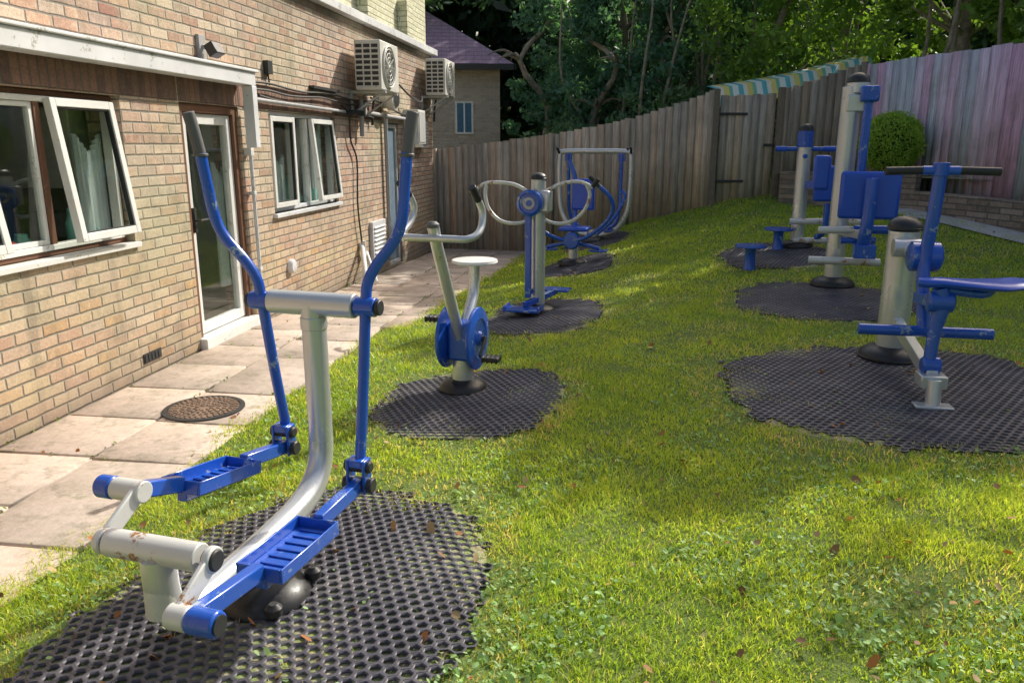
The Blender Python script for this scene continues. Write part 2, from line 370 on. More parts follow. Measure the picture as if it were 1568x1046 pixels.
# door 1
mb=MB(); mb.box(6.362,6.43,.02,.14,.032,1.966).box(7.25,7.318,.02,.14,.032,1.966).box(6.43,7.25,.02,.14,1.90,1.966); obj('door_timber_surround',mb,WOODB,bld,.004)
mb=MB(); frame_ring(mb,6.435,7.245,.10,1.895,.085,.05,.11); obj('door_frame',mb,UPVC,bld,.005)
obj('door_glass',MB().pane(6.51,7.17,.08,.18,1.82),GLASS,bld)
mb=MB(); mb.box(6.34,7.34,-.06,.12,-.02,.03+.06); obj('door_threshold',mb,UPVC,bld,.006)
mb=MB(); mb.box(6.47,6.50,.02,.048,.95,1.15).tube([(6.485,.03,1.05),(6.485,-.02,1.05),(6.6,-.02,1.05)],.01,8); obj('door_handle',mb,DARKM,bld)
# window 2
mb=MB(); frame_ring(mb,7.935,9.735,.985,1.965,.04,.05,.12); mb.box(7.9,9.77,-.04,.05,.94,.98); obj('window_surround',mb,UPVCG,bld,.004)
sash('window_sash_c',7.98,8.56,1.03,1.92,0); sash('window_sash_d',9.02,9.69,1.03,1.92,math.radians(5))
mb=MB(); mb.box(8.57,8.62,.05,.12,1.03,1.92).box(8.96,9.01,.05,.12,1.03,1.92); obj('window_mullions',mb,UPVC,bld,.004)
obj('window_pane_mid',MB().pane(8.60,8.98,.088,1.03,1.92),GLASS,bld)
# door 2
mb=MB(); frame_ring(mb,11.76,12.44,-.13,1.94,.06,.03,.1); obj('back_door_frame',mb,GREYL,bld,.004)
obj('back_door_leaf',MB().box(11.82,12.38,.06,.1,-.07,1.88),flat('door_blue_grey',(.16,.24,.32)),bld,.004)
mb=MB(); mb.box(4.28,7.36,-.17,-.02,2.15,2.26); mb.box(7.27,7.36,-.175,-.08,1.62,2.148); mb.box(4.2,7.40,-.19,-.001,2.262,2.285)
obj('canopy_beam',mb,UPVCG,bld,.006)
mb=MB(); mb.tube([(7.40,-.05,1.95),(7.40,-.05,1.0),(7.41,-.05,.05)],.017,10); mb.box(7.37,7.43,-.07,0,1.55,1.62)
for z in (.5,1.2): mb.box(7.375,7.425,-.07,0,z,z+.03)
obj('white_downpipe',mb,UPVCG,bld,.002)
mb=MB(); mb.box(3.0,4.5,-.45,-.02,2.42,2.46); obj('upper_ledge',mb,GREYP,bld,.005)
mb=MB()
for i,z in enumerate((2.20,2.14,2.09)):
    pts=[(7.45+i*.1,-.03-.012*i,z)]
    for k in range(1,9): pts.append((7.45+k*.45,-.03-.012*i,z+.015*math.sin(k*1.7+i)-.012*k*(i==2)))
    mb.tube(pts,.011,8,3)
mb.tube([(9.9,-.04,2.1),(10.1,-.05,2.0),(10.15,-.04,1.7),(10.35,-.04,1.45),(10.3,-.04,.9),(10.4,-.04,.4)],.012,8,5)
mb.tube([(11.0,-.05,2.25),(11.5,-.05,2.2),(12.4,-.05,2.1),(13.0,-.05,2.1)],.014,8,4)
mb.tube([(12.3,-.08,2.5),(12.7,-.15,2.35),(13.1,-.2,2.3),(13.5,-.1,2.45)],.014,8,5)
mb.box(9.0,9.8,-.06,-.001,2.24,2.27).box(10.1,10.5,-.12,-.001,2.0,2.06)
mb.box(7.9,8.0,-.05,-.001,2.3,2.42).tube([(7.95,-.02,2.3),(7.97,-.02,2.2)],.008,6)
obj('cables',mb,DARKM,bld)
mb=MB(); mb.tube([(10.55,-.06,2.2),(10.55,-.06,1.75)],.032,12); mb.tube([(7.5,-.05,2.05),(9.0,-.05,2.04),(9.95,-.05,2.03)],.02,10); mb.tube([(10.9,-.05,2.05),(13.2,-.05,2.02)],.028,10)
mb.tube([(11.62,-.05,2.0),(11.62,-.05,0.0)],.03,10)
obj('grey_conduits',mb,GREYP,bld)
mb=MB(); mb.tube([(9.75,-.30,-.06),(10.35,-.06,.33),(10.4,-.02,.36)],.032,12); mb.tube([(10.05,-.33,-.06),(10.5,-.06,.26)],.026,12); mb.tube([(10.42,-.05,.2),(10.42,-.05,.42)],.035,12)
obj('waste_pipes',mb,UPVC,bld)
obj('louvre_housing',MB().box(10.85,11.45,-.05,-.001,.02,.62),UPVCG,bld,.004)
mb=MB()
for i in range(9):
    z=.08+i*.058; M=Matrix.Translation((0,-.055,z))@Matrix.Rotation(.6,4,'X'); mb.box(10.9,11.4,-.02,.02,-.003,.003,M)
obj('louvre_slats',mb,UPVC,bld)
mb=MB(); mb.lathe((8.2,-.001,.42),[(.075,0),(.075,.03),(.06,.05),(.01,.055)],20,(0,-1,0)); obj('round_vent',mb,UPVCG,bld)
mb=MB(); mb.box(5.55,5.77,-.008,-.001,.10,.17)
for i in range(5): mb.box(5.56+i*.042,5.585+i*.042,-.012,-.0085,.11,.16)
obj('air_brick',mb,DARKM,bld)
def wempty(name,s,y,z):
    p=Vector((-3.45,0,0))+E*s+Vector((-.9903,.1386,0))*y; return empty(name,(p.x,p.y,z),RB)
e=wempty('security_light',6.75,0,2.36); mb=MB(); mb.box(-.05,.05,-.03,-.001,-.06,.14); mb.beam((0,-.03,.05),(0,-.10,.03),.03,.03)
obj('mount',mb,GREYP,e,.003); M=Matrix.Translation((0,-.12,.02))@Matrix.Rotation(-.5,4,'X'); obj('lamp_head',MB().box(-.07,.07,-.05,.03,-.05,.05,M),DARKM,e,.006)
e=wempty('meter_box',12.95,0,1.65); obj('box_body',MB().box(-.22,.22,-.24,-.001,0,.52),ACM,e,.01); obj('box_door',MB().box(-.19,.19,-.25,-.241,.03,.49),GREYL,e,.004)
e=wempty('vent_cowl',11.65,0,2.28); mb=MB().lathe((0,-.001,0),[(.14,0),(.14,.08),(.17,.1),(.17,.2),(.1,.22)],24,(0,-1,0)); obj('cowl',mb,ACM,e); obj('cowl_throat',MB().lathe((0,-.222,0),[(.12,0),(.12,.004)],24,(0,-1,0)),DARKM,e)
e=wempty('extractor_vent',13.6,0,1.6); obj('housing',MB().box(-.22,.22,-.12,-.001,0,.42),UPVC,e,.006)
mb=MB(); 
for i in range(7): mb.box(-.19,.19,-.128,-.121,.04+i*.052,.06+i*.052)
obj('slats',mb,GREYP,e)
def acunit(s,z):
    e=wempty('air_conditioner_unit',s,0,z); L=.78;H=.58;y0=-.44;y1=-.11
    obj('casing',MB().box(0,L,y0,y1,0,H),ACM,e,.012)
    obj('fan_recess',MB().lathe((L*.42,y0-.001,H*.5),[(.235,0),(.235,.003)],32,(0,-1,0)),DARKM,e)
    mb=MB()
    for r in (.06,.11,.16,.21,.245):
        pts=[(L*.42+r*math.cos(t),y0-.015,H*.5+r*math.sin(t)) for t in [i*2*math.pi/28 for i in range(29)]]; mb.tube(pts,.005 if r<.24 else .012,6)
    for i in range(12):
        t=i*math.pi/6; mb.tube([(L*.42,y0-.012,H*.5),(L*.42+.24*math.cos(t),y0-.012,H*.5+.24*math.sin(t))],.004,5)
    obj('fan_grille',mb,ACM,e)
    mb=MB()
    for i in range(5):
        a=i*2*math.pi/5; M=Matrix.Translation((L*.42,y0-.006,H*.5))@Matrix.Rotation(a,4,'Y'); mb.box(.03,.2,-.002,.002,-.035,.035,M)
    obj('fan_blades',mb,GREYP,e)
    mb=MB()
    for r in range(8):
        for c in range(3): mb.box(-.004,-.001,y0+.03+c*.1,y0+.11+c*.1,.05+r*.063,.09+r*.063)
    obj('side_fins',mb,DARKM,e)
    mb=MB()
    for x in (.12,.64):
        mb.beam((x,-.002,-.02),(x,-.46,-.02),.04,.03); mb.beam((x,-.015,-.3),(x,-.015,-.04),.04,.025); mb.beam((x,-.02,-.28),(x,-.4,-.04),.025,.02)
    obj('brackets',mb,GREYL,e)
    mb=MB(); mb.tube([(L-.02,y1+.0,.1),(L+.1,y1+.02,.05),(L+.08,-.05,-.15),(L+.05,-.04,-.4)],.018,8,5); obj('refrigerant_pipe',mb,DARKM,e)
acunit(10.22,2.30); acunit(13.78,2.44)

# ------------------------------------------------------------ paving
V=[];F=[];C=[]
def slab(s0,s1,n0,n1):
    tilt=[random.uniform(-.005,.005) for _ in range(4)]; g=.009
    s0+=g;s1-=g;n0+=g;n1-=g; pts=[]
    for (s,n),t in zip(((s0,n0),(s1,n0),(s1,n1),(s0,n1)),tilt):
        p=Vector((-3.45,0,0))+E*s+Vector((.9903,-.1386,0))*n; pts.append((p.x,p.y,-.033*max(0,p.y-7)+.008+t))
    cx=sum(p[0] for p in pts)/4; cy=sum(p[1] for p in pts)/4
    b=len(V)
    for p in pts: V.append((p[0],p[1],p[2]-.05))
    for p in pts: V.append((p[0],p[1],p[2]-.004))
    for p in pts: V.append((cx+(p[0]-cx)*.985,cy+(p[1]-cy)*.985,p[2]))
    for k in range(4):
        k2=(k+1)%4; F.append((b+k,b+k2,b+4+k2,b+4+k)); F.append((b+4+k,b+4+k2,b+8+k2,b+8+k))
    F.append((b+8,b+9,b+10,b+11))
    v=random.uniform(.9,1.05); w=random.uniform(-.015,.02); C.extend([(.68*v+w,.56*v,.48*v-w*.5)]*12)
joints=[]
n=.02; row=0
while n<3.6:
    w=.6; s=-1+.27*((row*7)%3); 
    while s<SL+.5:
        L_=.6 if random.random()<.7 else .9
        mid=Vector((-3.45,0,0))+E*(s+.3)+Vector((.9903,-.1386,0))*(n+.3)
        if mid.x<edge(mid.y)+.2: slab(s,s+L_,n,n+w); joints.append((s,n))
        s+=L_
    n+=w; row+=1
npmesh('paving',V,F,SLAB,np.array(C))
e=empty('manhole_cover',(-1.97,4.76,.012),0)
obj('rim',MB().lathe((0,0,0),[(.25,0),(.25,.008),(.22,.010),(.22,.004)],40),DARKM,e)
RUST=simple('rusty_iron',[(.3,(.14,.10,.075)),(.7,(.30,.20,.14))],14,.7)
mb=MB().lathe((0,0,0),[(.215,0),(.215,.006)],40)
for r in (.05,.09,.13,.17,.2):
    k=int(r*180)
    for i in range(k):
        a=2*math.pi*i/k; M=Matrix.Translation((r*math.cos(a),r*math.sin(a),.006))@Matrix.Rotation(a,4,'Z'); mb.box(-.012,.012,-.009,.009,0,.006,M)
obj('plate',mb,RUST,e)

# ------------------------------------------------------------ mats
mats=[(-.84,2.42,.68,1.0,-.29),(-.26,4.72,.58,.66,-.2),(.30,7.15,.52,.74,-.2),(.82,10.1,.5,.8,-.2),(1.3,12.35,.5,.65,-.2),(2.36,4.55,1.0,.94,-.2),(2.78,6.95,.75,.72,-.3),(3.05,8.95,.62,.66,0)]
def matdist(x,y,which=None):
    best=np.full(np.shape(x),9.0)
    for (cx,cy,rx,ry,ro) in (mats if which is None else [mats[which]]):
        c,s=math.cos(ro),math.sin(ro); dx=x-cx;dy=y-cy; a=(dx*c+dy*s)/rx; b=(-dx*s+dy*c)/ry
        th=np.arctan2(b,a); w=1+.035*np.sin(3*th+cx*5)+.025*np.sin(7*th+cy*3)+.02*np.sin(17*th+1)+.012*np.sin(31*th)
        p=(np.abs(a)**2.5+np.abs(b)**2.5)**(1/2.5)/w; best=np.minimum(best,p)
    return best
for mi,(cx,cy,rx,ry,ro) in enumerate(mats):
    nr,na=14,48; V=[];F=[]
    for i in range(nr+1):
        for k in range(na):
            th=2*math.pi*k/na; r=1.04*i/nr; ca,sa=math.cos(th),math.sin(th); q=(abs(ca)**2.5+abs(sa)**2.5)**(1/2.5)
            a=ca/q*r*rx; b=sa/q*r*ry; x=cx+a*math.cos(ro)-b*math.sin(ro); y=cy+a*math.sin(ro)+b*math.cos(ro); V.append((x,y,gz(x,y)+.008-.02*(i==nr)))
    for i in range(nr):
        for k in range(na): F.append((i*na+k,(i+1)*na+k,(i+1)*na+(k+1)%na,i*na+(k+1)%na))
    npmesh('soil_patch',V,F,SOIL,smooth=True)
    p=.042; R=p/math.sqrt(3)
    I,J=np.meshgrid(np.arange(-60,61),np.arange(-60,61)); U=(I+.5*(J%2))*p*1.25; W=J*R*1.5*1.1
    U=U.ravel();W=W.ravel(); c,s=math.cos(ro),math.sin(ro)
    X=cx+U*c-W*s; Y=cy+U*s+W*c; d=matdist(X,Y,mi); keep=d<1.0+rng.normal(0,.02,len(X)); U=U[keep];W=W[keep];dk=d[keep]
    an=np.arange(6)*math.pi/3+math.pi/6; ou=np.stack([np.cos(an)*R*1.25,np.sin(an)*R*1.1],1)
    inn=ou*.74; nC=len(U); base=np.stack([U,W],1)[:,None,:]
    P=np.concatenate([base+ou,base+inn,base+inn],1); PX=cx+P[...,0]*c-P[...,1]*s; PY=cy+P[...,0]*s+P[...,1]*c
    hz=np.concatenate([np.full(6,.020),np.full(6,.022),np.full(6,.008)])
    sink=.007*np.clip((dk-.8)/.2,0,1)[:,None]
    PZ=G(PX,PY)+hz-sink+.006*np.sin(PX*6+mi)*np.sin(PY*5); V=np.stack([PX,PY,PZ],-1).reshape(-1,3)
    off=(np.arange(nC)*18)[:,None]; f=[]
    for k in range(6):
        k2=(k+1)%6; f.append(np.concatenate([off+k,off+k2,off+6+k2,off+6+k],1)); f.append(np.concatenate([off+6+k,off+6+k2,off+12+k2,off+12+k],1))
    npmesh('rubber_honeycomb_mat',V,np.concatenate(f),MATRUB)

# ------------------------------------------------------------ grass
def lownoise(x,y): return .5+.25*np.sin(x*1.9+.7*np.sin(y*2.3))+.25*np.sin(y*2.7+1.3*np.sin(x*1.1+2))
def midnoise(x,y): return .5+.2*np.sin(x*7+1.7*np.sin(y*5.3))+.2*np.sin(y*8.1+1.9*np.sin(x*4.7+2))+.1*np.sin(x*17+y*13)
def grassband(y0,y1,dens,h,w,segs):
    xa=float(edge(y0))-.1; xb=min(.72*y1+1.2,9); A=(xb-xa)*(y1-y0); n=int(A*dens)
    x=rng.uniform(xa,xb,n); y=rng.uniform(y0,y1,n)
    d=matdist(x,y); ed=x-edge(y)+.03*np.sin(y*9)+.05*np.sin(y*3.1)
    mn=midnoise(x*1.3,y*1.3)
    pk=np.where(d<.8,.015+.12*(mn>.74),np.where(d<.94,.05+.30*(mn>.60),np.where(d<1.02,.25+.35*(mn>.5),np.where(d<1.2,.7,1.0))))
    bare=lownoise(x*1.7+5,y*1.9+1)+.25*(mn-.5)
    pk=pk*(.5+.7*mn)*np.where((bare>.84)&(d>1),.45,1)
    k=(rng.random(n)<pk)&(ed>rng.normal(0,.04,n))&(x<fenx(y)-.75)&~((y>12.2)&(x>4.2))&(y<13.6+0*x)&(x/np.maximum(y,.1)<.95)
    x=x[k];y=y[k];d=d[k];ed=ed[k];mn=mn[k];bare=bare[k]; n=len(x)
    hh=h*rng.uniform(.4,1.3,n)*(.55+.45*lownoise(x*2.2,y*2.2)+.5*mn)*np.where(d<1.1,.75,1)
    th=rng.uniform(0,2*np.pi,n); lean=rng.uniform(.15,1.3,n)*hh; la=rng.uniform(0,2*np.pi,n)
    ww=w*rng.uniform(.6,1.3,n); z=G(x,y)-.002
    dx=np.cos(th)*ww;dy=np.sin(th)*ww; lx=np.cos(la)*lean; ly=np.sin(la)*lean
    t=rng.random(n); ln=lownoise(x*.9+3,y*.9)
    c1=np.array([.14,.31,.035]);c2=np.array([.56,.66,.10]);c3=np.array([.70,.62,.28])
    col=c1+(c2-c1)*np.clip(t[:,None]*.5+ln[:,None]*.3+mn[:,None]*.3-.05,0,1); dry=(rng.random(n)<(.06+.28*(d<1.25)+.05*(ed<.25)+.2*(bare>.84)))
    col[dry]=c3*rng.uniform(.7,1.1,(dry.sum(),1))
    if segs==2:
        V=np.stack([np.stack([x-dx,y-dy,z],1),np.stack([x+dx,y+dy,z],1),
          np.stack([x-dx*.8+lx*.35,y-dy*.8+ly*.35,z+hh*.6],1),np.stack([x+dx*.8+lx*.35,y+dy*.8+ly*.35,z+hh*.6],1),
          np.stack([x+lx,y+ly,z+hh*.92],1)],1).reshape(-1,3)
        o=(np.arange(n)*5)[:,None]; F=np.concatenate([o+[0,1,3],o+[0,3,2],o+[2,3,4]]); m=5
    else:
        V=np.stack([np.stack([x-dx,y-dy,z],1),np.stack([x+dx,y+dy,z],1),np.stack([x+lx,y+ly,z+hh],1)],1).reshape(-1,3)
        F=(np.arange(n)*3)[:,None]+[0,1,2]; m=3
    return V,F,np.repeat(col,m,0)
GV=[];GF=[];GC=[];o=0
for args in ((1.0,3.4,13500,.031,.0021,2),(3.4,5.2,8000,.032,.0029,2),(5.2,7.5,4500,.033,.0042,1),(7.5,10,2600,.034,.0065,1),(10,13.8,1500,.038,.010,1)):
    v,f,c=grassband(*args); GV.append(v);GF.append(f+o);GC.append(c); o+=len(v)
npmesh('lawn_grass',np.concatenate(GV),np.concatenate(GF),GRASS,np.concatenate(GC))
def ovals(x,y,z,r,col,tilt=.5,mat=LEAF,name='clover'):
    n=len(x); th=rng.uniform(0,2*np.pi,n); a=rng.normal(0,tilt,n); b=rng.normal(0,tilt,n); el=rng.uniform(.55,.9,n)
    V=[]
    for k in range(6):
        t=k*np.pi/3; u=np.cos(t)*r; v=np.sin(t)*r*el; px=u*np.cos(th)-v*np.sin(th); py=u*np.sin(th)+v*np.cos(th)
        V.append(np.stack([x+px,y+py,z+a*px+b*py+.25*np.abs(v)],1))
    V=np.stack(V,1).reshape(-1,3); o=(np.arange(n)*6)[:,None]; F=np.concatenate([o+[0,1,2,3],o+[0,3,4,5]])
    return npmesh(name,V,F,mat,np.repeat(col,6,0))
n=30000; y=1.6+8*rng.random(n)**1.6; x=rng.uniform(-.75,.8,n)*y
ok=(x>edge(y)+.08)&(lownoise(x*2.7+1,y*2.2)>.50)&(matdist(x,y)>1.0)|((x>edge(y)+.05)&(matdist(x,y)<1.0)&(rng.random(n)<.10)&(lownoise(x*4,y*4)>.6)); x=x[ok];y=y[ok]; n=len(x)
ovals(x,y,G(x,y)+rng.uniform(.010,.030,n),rng.uniform(.005,.012,n),np.array([.30,.46,.19])*rng.uniform(.6,1.4,(n,1)))
xs_=[];ys_=[]
for (s,nn) in joints:
    for k in range(random.choice((2,6,12,24,36))):
        if random.random()<.5: ss=s+random.random()*.6; n2=nn+random.gauss(0,.008)
        else: ss=s+random.gauss(0,.008); n2=nn+random.random()*.6
        p=Vector((-3.45,0,0))+E*ss+Vector((.9903,-.1386,0))*n2
        if p.x<float(edge(p.y)): xs_.append(p.x+random.gauss(0,.008)); ys_.append(p.y+random.gauss(0,.008))
x=np.array(xs_);y=np.array(ys_);n=len(x)
ovals(x,y,-.033*np.clip(y-7,0,9)+rng.uniform(.006,.018,n),rng.uniform(.005,.012,n),np.array([.20,.28,.07])*rng.uniform(.5,1.3,(n,1)),name='joint_weeds')
n=520; y=1.7+9*rng.random(n)**1.3; x=rng.uniform(-.8,.85,n)*y; ok=(x>-3.2+.14*y)&(x<fenx(y)-.8)&((x>edge(y))|(rng.random(n)<.35)); x=x[ok];y=y[ok];n=len(x)
pal=np.array([[.40,.17,.06],[.48,.28,.12],[.30,.16,.08],[.52,.38,.20],[.24,.14,.08]])
onmat=matdist(x,y)<1; z=np.where(x<edge(y),-.033*np.clip(y-7,0,9)+.014,G(x,y)+np.where(onmat,.027,.028))
ovals(x,y,z,rng.uniform(.008,.022,n),pal[rng.integers(0,5,n)]*rng.uniform(.6,1.2,(n,1)),.6,FALLEN,'fallen_leaves')

# ------------------------------------------------------------ machines
RM=math.atan2(-.29,.957)
class Mach:
    def __init__(s,name,x,y,rot=RM):
        s.g=gz(x,y); s.e=empty(name,(x,y,s.g),rot)
    def P(s,r,a,z): return (r,-a,z-s.g)
    def L(s,pts): return [s.P(*p) for p in pts]
    def put(s,name,mb,mat,bevel=0): return obj(name,mb,mat,s.e,bevel)
# --- cross trainer
m=Mach('cross_trainer',-.776,2.994); m.g=.05; m.e.location.z=.05
P=m.P;L=m.L
m.put('main_frame',MB().tube(L([(0,0,1.05),(0,0,.8),(0,0,.54),(0,.01,.42),(0,.07,.33),(0,.2,.275),(0,.4,.25),(0,.62,.235),(0,.80,.23),(0,.90,.265),(0,.935,.34),(0,.94,.47)]),[.048]*4+[.051]*8,24,5),SILV)
m.put('pivot_crossbar',MB().tube(L([(-.185,0,1.05),(.185,0,1.05)]),.047,24).lathe(P(0,0,1.0),[(.052,-.05),(.052,0)],24),SILV,.004)
mb=MB()
for sg in (-1,1): mb.tube(L([(sg*.189,0,1.05),(sg*.272,0,1.05)]),.037,22)
m.put('pivot_collars',mb,BLUE,.004)
mb=MB()
for sg in (-1,1): mb.tube(L([(sg*.273,0,1.05),(sg*.292,0,1.05)]),.03,20); 
m.put('pivot_caps',mb,DARKM,.004)
for nm,sg,ph,hz in (('left_arm',-1,1,.47),('right_arm',1,-1,.45)):
    x=sg
    pts=[(x*.228,-.105*ph,hz),(x*.228,-.05*ph,.75),(x*.228,0,1.05),(x*.234,.015*ph,1.14),(x*.268,.03*ph,1.21),(x*.335,.05*ph,1.30),(x*.362,.065*ph,1.38),(x*.368,.085*ph,1.50),(x*.374,.10*ph,1.62)]
    m.put(nm,MB().tube(L(pts),.0215,18,5),BLUE)
    m.put(nm+'_grip',MB().tube(L([(x*.374,.10*ph,1.61),(x*.384,.112*ph,1.70),(x*.392,.125*ph,1.765)]),.0225,18,2).lathe(P(x*.374,.1*ph,1.61),[(.028,-.004),(.028,.008)],18),GRIP,.003)
def rail(nm,r0,a0,z0,r1,a1,z1,tc,hz):
    p=Vector(P(r0,a0,z0));q=Vector(P(r1,a1,z1)); d0=(q-p); c=p+d0*tc+Vector((0,0,-.02)); d=Vector((d0.x,d0.y,d0.z*.8)).normalized()
    up=Vector((0,0,1)); x=d.cross(up).normalized(); u=x.cross(d)
    M=Matrix(((x.x,d.x,u.x,c.x),(x.y,d.y,u.y,c.y),(x.z,d.z,u.z,c.z),(0,0,0,1)))
    w=.078;l=.175;b=-.03
    e0=M@Vector((0,-l-.002,0)); e1=M@Vector((0,l+.002,0))
    m.put(nm+'_rail',MB().beam(p,e0,.042,.055).beam(e1,q,.042,.055),BLUE,.006)
    mb=MB(); mb.box(-w+.004,w-.004,-l+.004,l-.004,b,b+.008,M)
    for sg in (-1,1): mb.box(sg*w-.004,sg*w+.004,-l-.004,l+.004,b-.004,b+.046,M); mb.box(-w+.0045,w-.0045,sg*l-.004,sg*l+.004,b-.003,b+.045,M)
    for i in range(7): mb.box(-.05,.05,-.15+i*.048,-.135+i*.048,b+.008,b+.014,M)
    mb.box(-.02,.02,-.17,.17,b-.035,b-.0005,M)
    m.put(nm+'_tray',mb,BLUE,.003)
    mb=MB()
    for sg in (-1,1): mb.box(sg*.034-.006,sg*.034+.006,-.03,.03,-.03,hz-z1+.03,Matrix.Translation(q))
    mb.box(-.028,.028,-.028,.028,hz-z1-.0,hz-z1+.03,Matrix.Translation(q)); m.put(nm+'_hinge_bracket',mb,BLUE,.004)
    mb=MB(); mb.lathe(q,[(.026,-.062),(.03,-.058),(.03,.058),(.026,.062)],18,(1,0,0)); q2=q+Vector((0,0,hz-z1)); mb.lathe(q2,[(.018,-.055),(.024,-.05),(.024,.05),(.018,.055)],18,(1,0,0))
    m.put(nm+'_hinge_pins',mb,DARKM)
    m.put(nm+'_hinge_hub',MB().lathe(q,[(.028,-.052),(.028,.052)],18,(1,0,0)),BLUE)
rail('left',-.235,.78,.575,-.228,-.08,.40,.47,.47)
rail('right',.235,1.10,.405,.228,.12,.375,.50,.45)
m.put('axle_housing',MB().tube(L([(-.17,.94,.49),(.155,.94,.49)]),.043,22).tube(L([(0,.94,.28),(0,.94,.47)]),[.052,.047],22),WHIT,.004)
mb=MB()
for sg in (-1,1): mb.tube(L([(sg*.172,.94,.49),(sg*.212,.94,.49)]),.032,20)
m.put('axle_caps',mb,DARKM,.005)
m.put('left_crank',MB().beam(P(-.192,.955,.482),P(-.192,.765,.592),.018,.06).lathe(P(-.192,.94,.49),[(.04,-.012),(.04,.012)],20,(1,0,0)),WHIT,.005)
m.put('right_crank',MB().beam(P(.192,.93,.497),P(.192,1.115,.395),.018,.06).lathe(P(.192,.94,.49),[(.04,-.012),(.04,.012)],20,(1,0,0)),WHIT,.005)
m.put('left_pedal_sleeve',MB().tube(L([(-.285,.78,.58),(-.17,.78,.58)]),.036,22),WHIT,.004)
m.put('right_pedal_sleeve',MB().tube(L([(.17,1.10,.405),(.235,1.10,.405)]),.036,22),WHIT,.004)
m.put('left_pedal_end',MB().tube(L([(-.345,.78,.58),(-.286,.78,.58)]),.038,22),BLUE,.006)
m.put('right_pedal_end',MB().tube(L([(.236,1.10,.405),(.325,1.10,.405)]),.038,22),BLUE,.006)
mb=MB(); mb.tube(L([(.326,1.10,.405),(.331,1.10,.405)]),.028,20); mb.tube(L([(-.351,.78,.58),(-.346,.78,.58)]),.028,20); m.put('pedal_caps',mb,DARKM)
m.put('base_dome',MB().dome(P(.03,.48,.045),.165,.10),BLK)
m.put('base_post',MB().tube(L([(.02,.48,.08),(.01,.48,.2)]),.06,22),SILV)
m.put('base_bolts',MB().lathe(P(.15,.36,.10),[(.03,0),(.03,.025),(.015,.04)],14).lathe(P(.14,.6,.09),[(.03,0),(.03,.025),(.015,.04)],14),BLK)

# --- exercise bike
m=Mach('exercise_bike',-.32,4.93); P=m.P;L=m.L; gb=m.g
m.put('base_dome',MB().dome(P(0,0,gb+.02),.155,.07),BLK)
m.put('base_post',MB().tube(L([(0,0,gb+.03),(0,0,.36)]),[.075,.062],24),SILV)
m.put('gearbox',MB().box(-.075,.075,-.09,.09,.30-gb,.55-gb),BLUE,.02)
mb=MB()
for sg in (-1,1): mb.lathe(P(sg*.10,0,.44),[(.06,-.03*sg),(.2,-.012*sg),(.205,0),(.2,.012*sg),(.13,.022*sg),(.12,.015*sg),(.05,.015*sg),(.04,.035*sg)],36,(1,0,0))
m.put('disc_covers',mb,BLUE)
m.put('stem',MB().tube(L([(0,.02,.36),(0,.07,.48),(0,.17,.66),(0,.30,.9),(0,.40,1.08),(0,.45,1.2)]),.036,20,5),SILV)
m.put('stem_cap',MB().lathe(P(0,.455,1.21),[(.038,-.02),(.038,0),(.02,.015)],18),GRIP)
mb=MB().tube(L([(-.13,.46,1.13),(0,.46,1.13),(.13,.46,1.13),(.2,.45,1.13),(.245,.40,1.15),(.255,.34,1.2),(.252,.32,1.28),(.24,.36,1.35)]),.021,14,5)
mb.tube(L([(.0,.46,1.13),(-.13,.46,1.13),(-.185,.45,1.13),(-.215,.40,1.15),(-.205,.30,1.21),(-.195,.27,1.29),(-.20,.33,1.37)]),.021,14,5)
m.put('handlebar',mb,SILV)
mb=MB()
mb.tube(L([(.241,.355,1.34),(.225,.42,1.42)]),.024,14); mb.tube(L([(-.20,.325,1.36),(-.215,.42,1.44)]),.024,14)
m.put('handlebar_grips',mb,BLK,.004)
m.put('seat_post',MB().tube(L([(0,-.04,.5),(0,-.14,.6),(0,-.22,.7),(0,-.24,.88)]),.036,18,5),SILV)
m.put('seat',MB().lathe(P(0,-.25,.895),[(.12,-.012),(.155,0),(.15,.016),(.05,.022)],28),UPVC)
mb=MB(); mb.beam(P(-.155,0,.44),P(-.155,-.10,.53),.014,.03); mb.beam(P(.155,0,.44),P(.155,.11,.35),.014,.03); mb.tube(L([(-.16,0,.44),(.16,0,.44)]),.02,14)
m.put('crank_arms',mb,DARKM,.003)
mb=MB()
for r0,a,z in ((-.235,-.1,.53),(.235,.12,.345)):
    mb.box(r0-.055,r0+.055,-a-.045,-a+.045,z-gb-.014,z-gb+.014)
    for i in range(4): mb.box(r0-.05+i*.03,r0-.04+i*.03,-a-.05,-a+.05,z-gb-.02,z-gb+.02)
m.put('pedals',mb,BLK,.004)

# --- arm wheel
m=Mach('arm_wheel_machine',.226,7.36); P=m.P;L=m.L; gb=m.g
m.put('base_dome',MB().dome(P(0,0,gb+.02),.2,.06),BLK)
m.put('post',MB().tube(L([(0.02,0,gb),(0.02,0,1.34)]),.068,24),SILV,.004)
m.put('post_cap',MB().dome(P(.02,0,1.34),.075,.05),BLK)
m.put('drive_bar',MB().beam(P(-.045,.11,.25),P(-.045,.11,1.15),.055,.05).beam(P(-.045,.0,.3),P(-.045,.12,.3),.05,.05),BLUE,.006)
m.put('hub',MB().lathe(P(-.03,.07,1.13),[(.09,0),(.12,.02),(.12,.07),(.095,.09),(.09,.075),(.03,.075),(.025,.1)],32,(0,-1,0)),BLUE)
m.put('hub_ring',MB().lathe(P(-.03,.15,1.13),[(.055,0),(.055,.004),(.04,.006)],28,(0,-1,0)),GREYL)
m.put('hub_housing',MB().box(-.10,.14,-.075,.08,1.04-gb,1.24-gb),SILV,.02)
mb=MB()
mb.tube(L([(-.54,.12,1.25),(-.46,.10,1.30),(-.33,.10,1.31),(-.18,.08,1.29),(-.05,.06,1.22)]),.017,12,5)
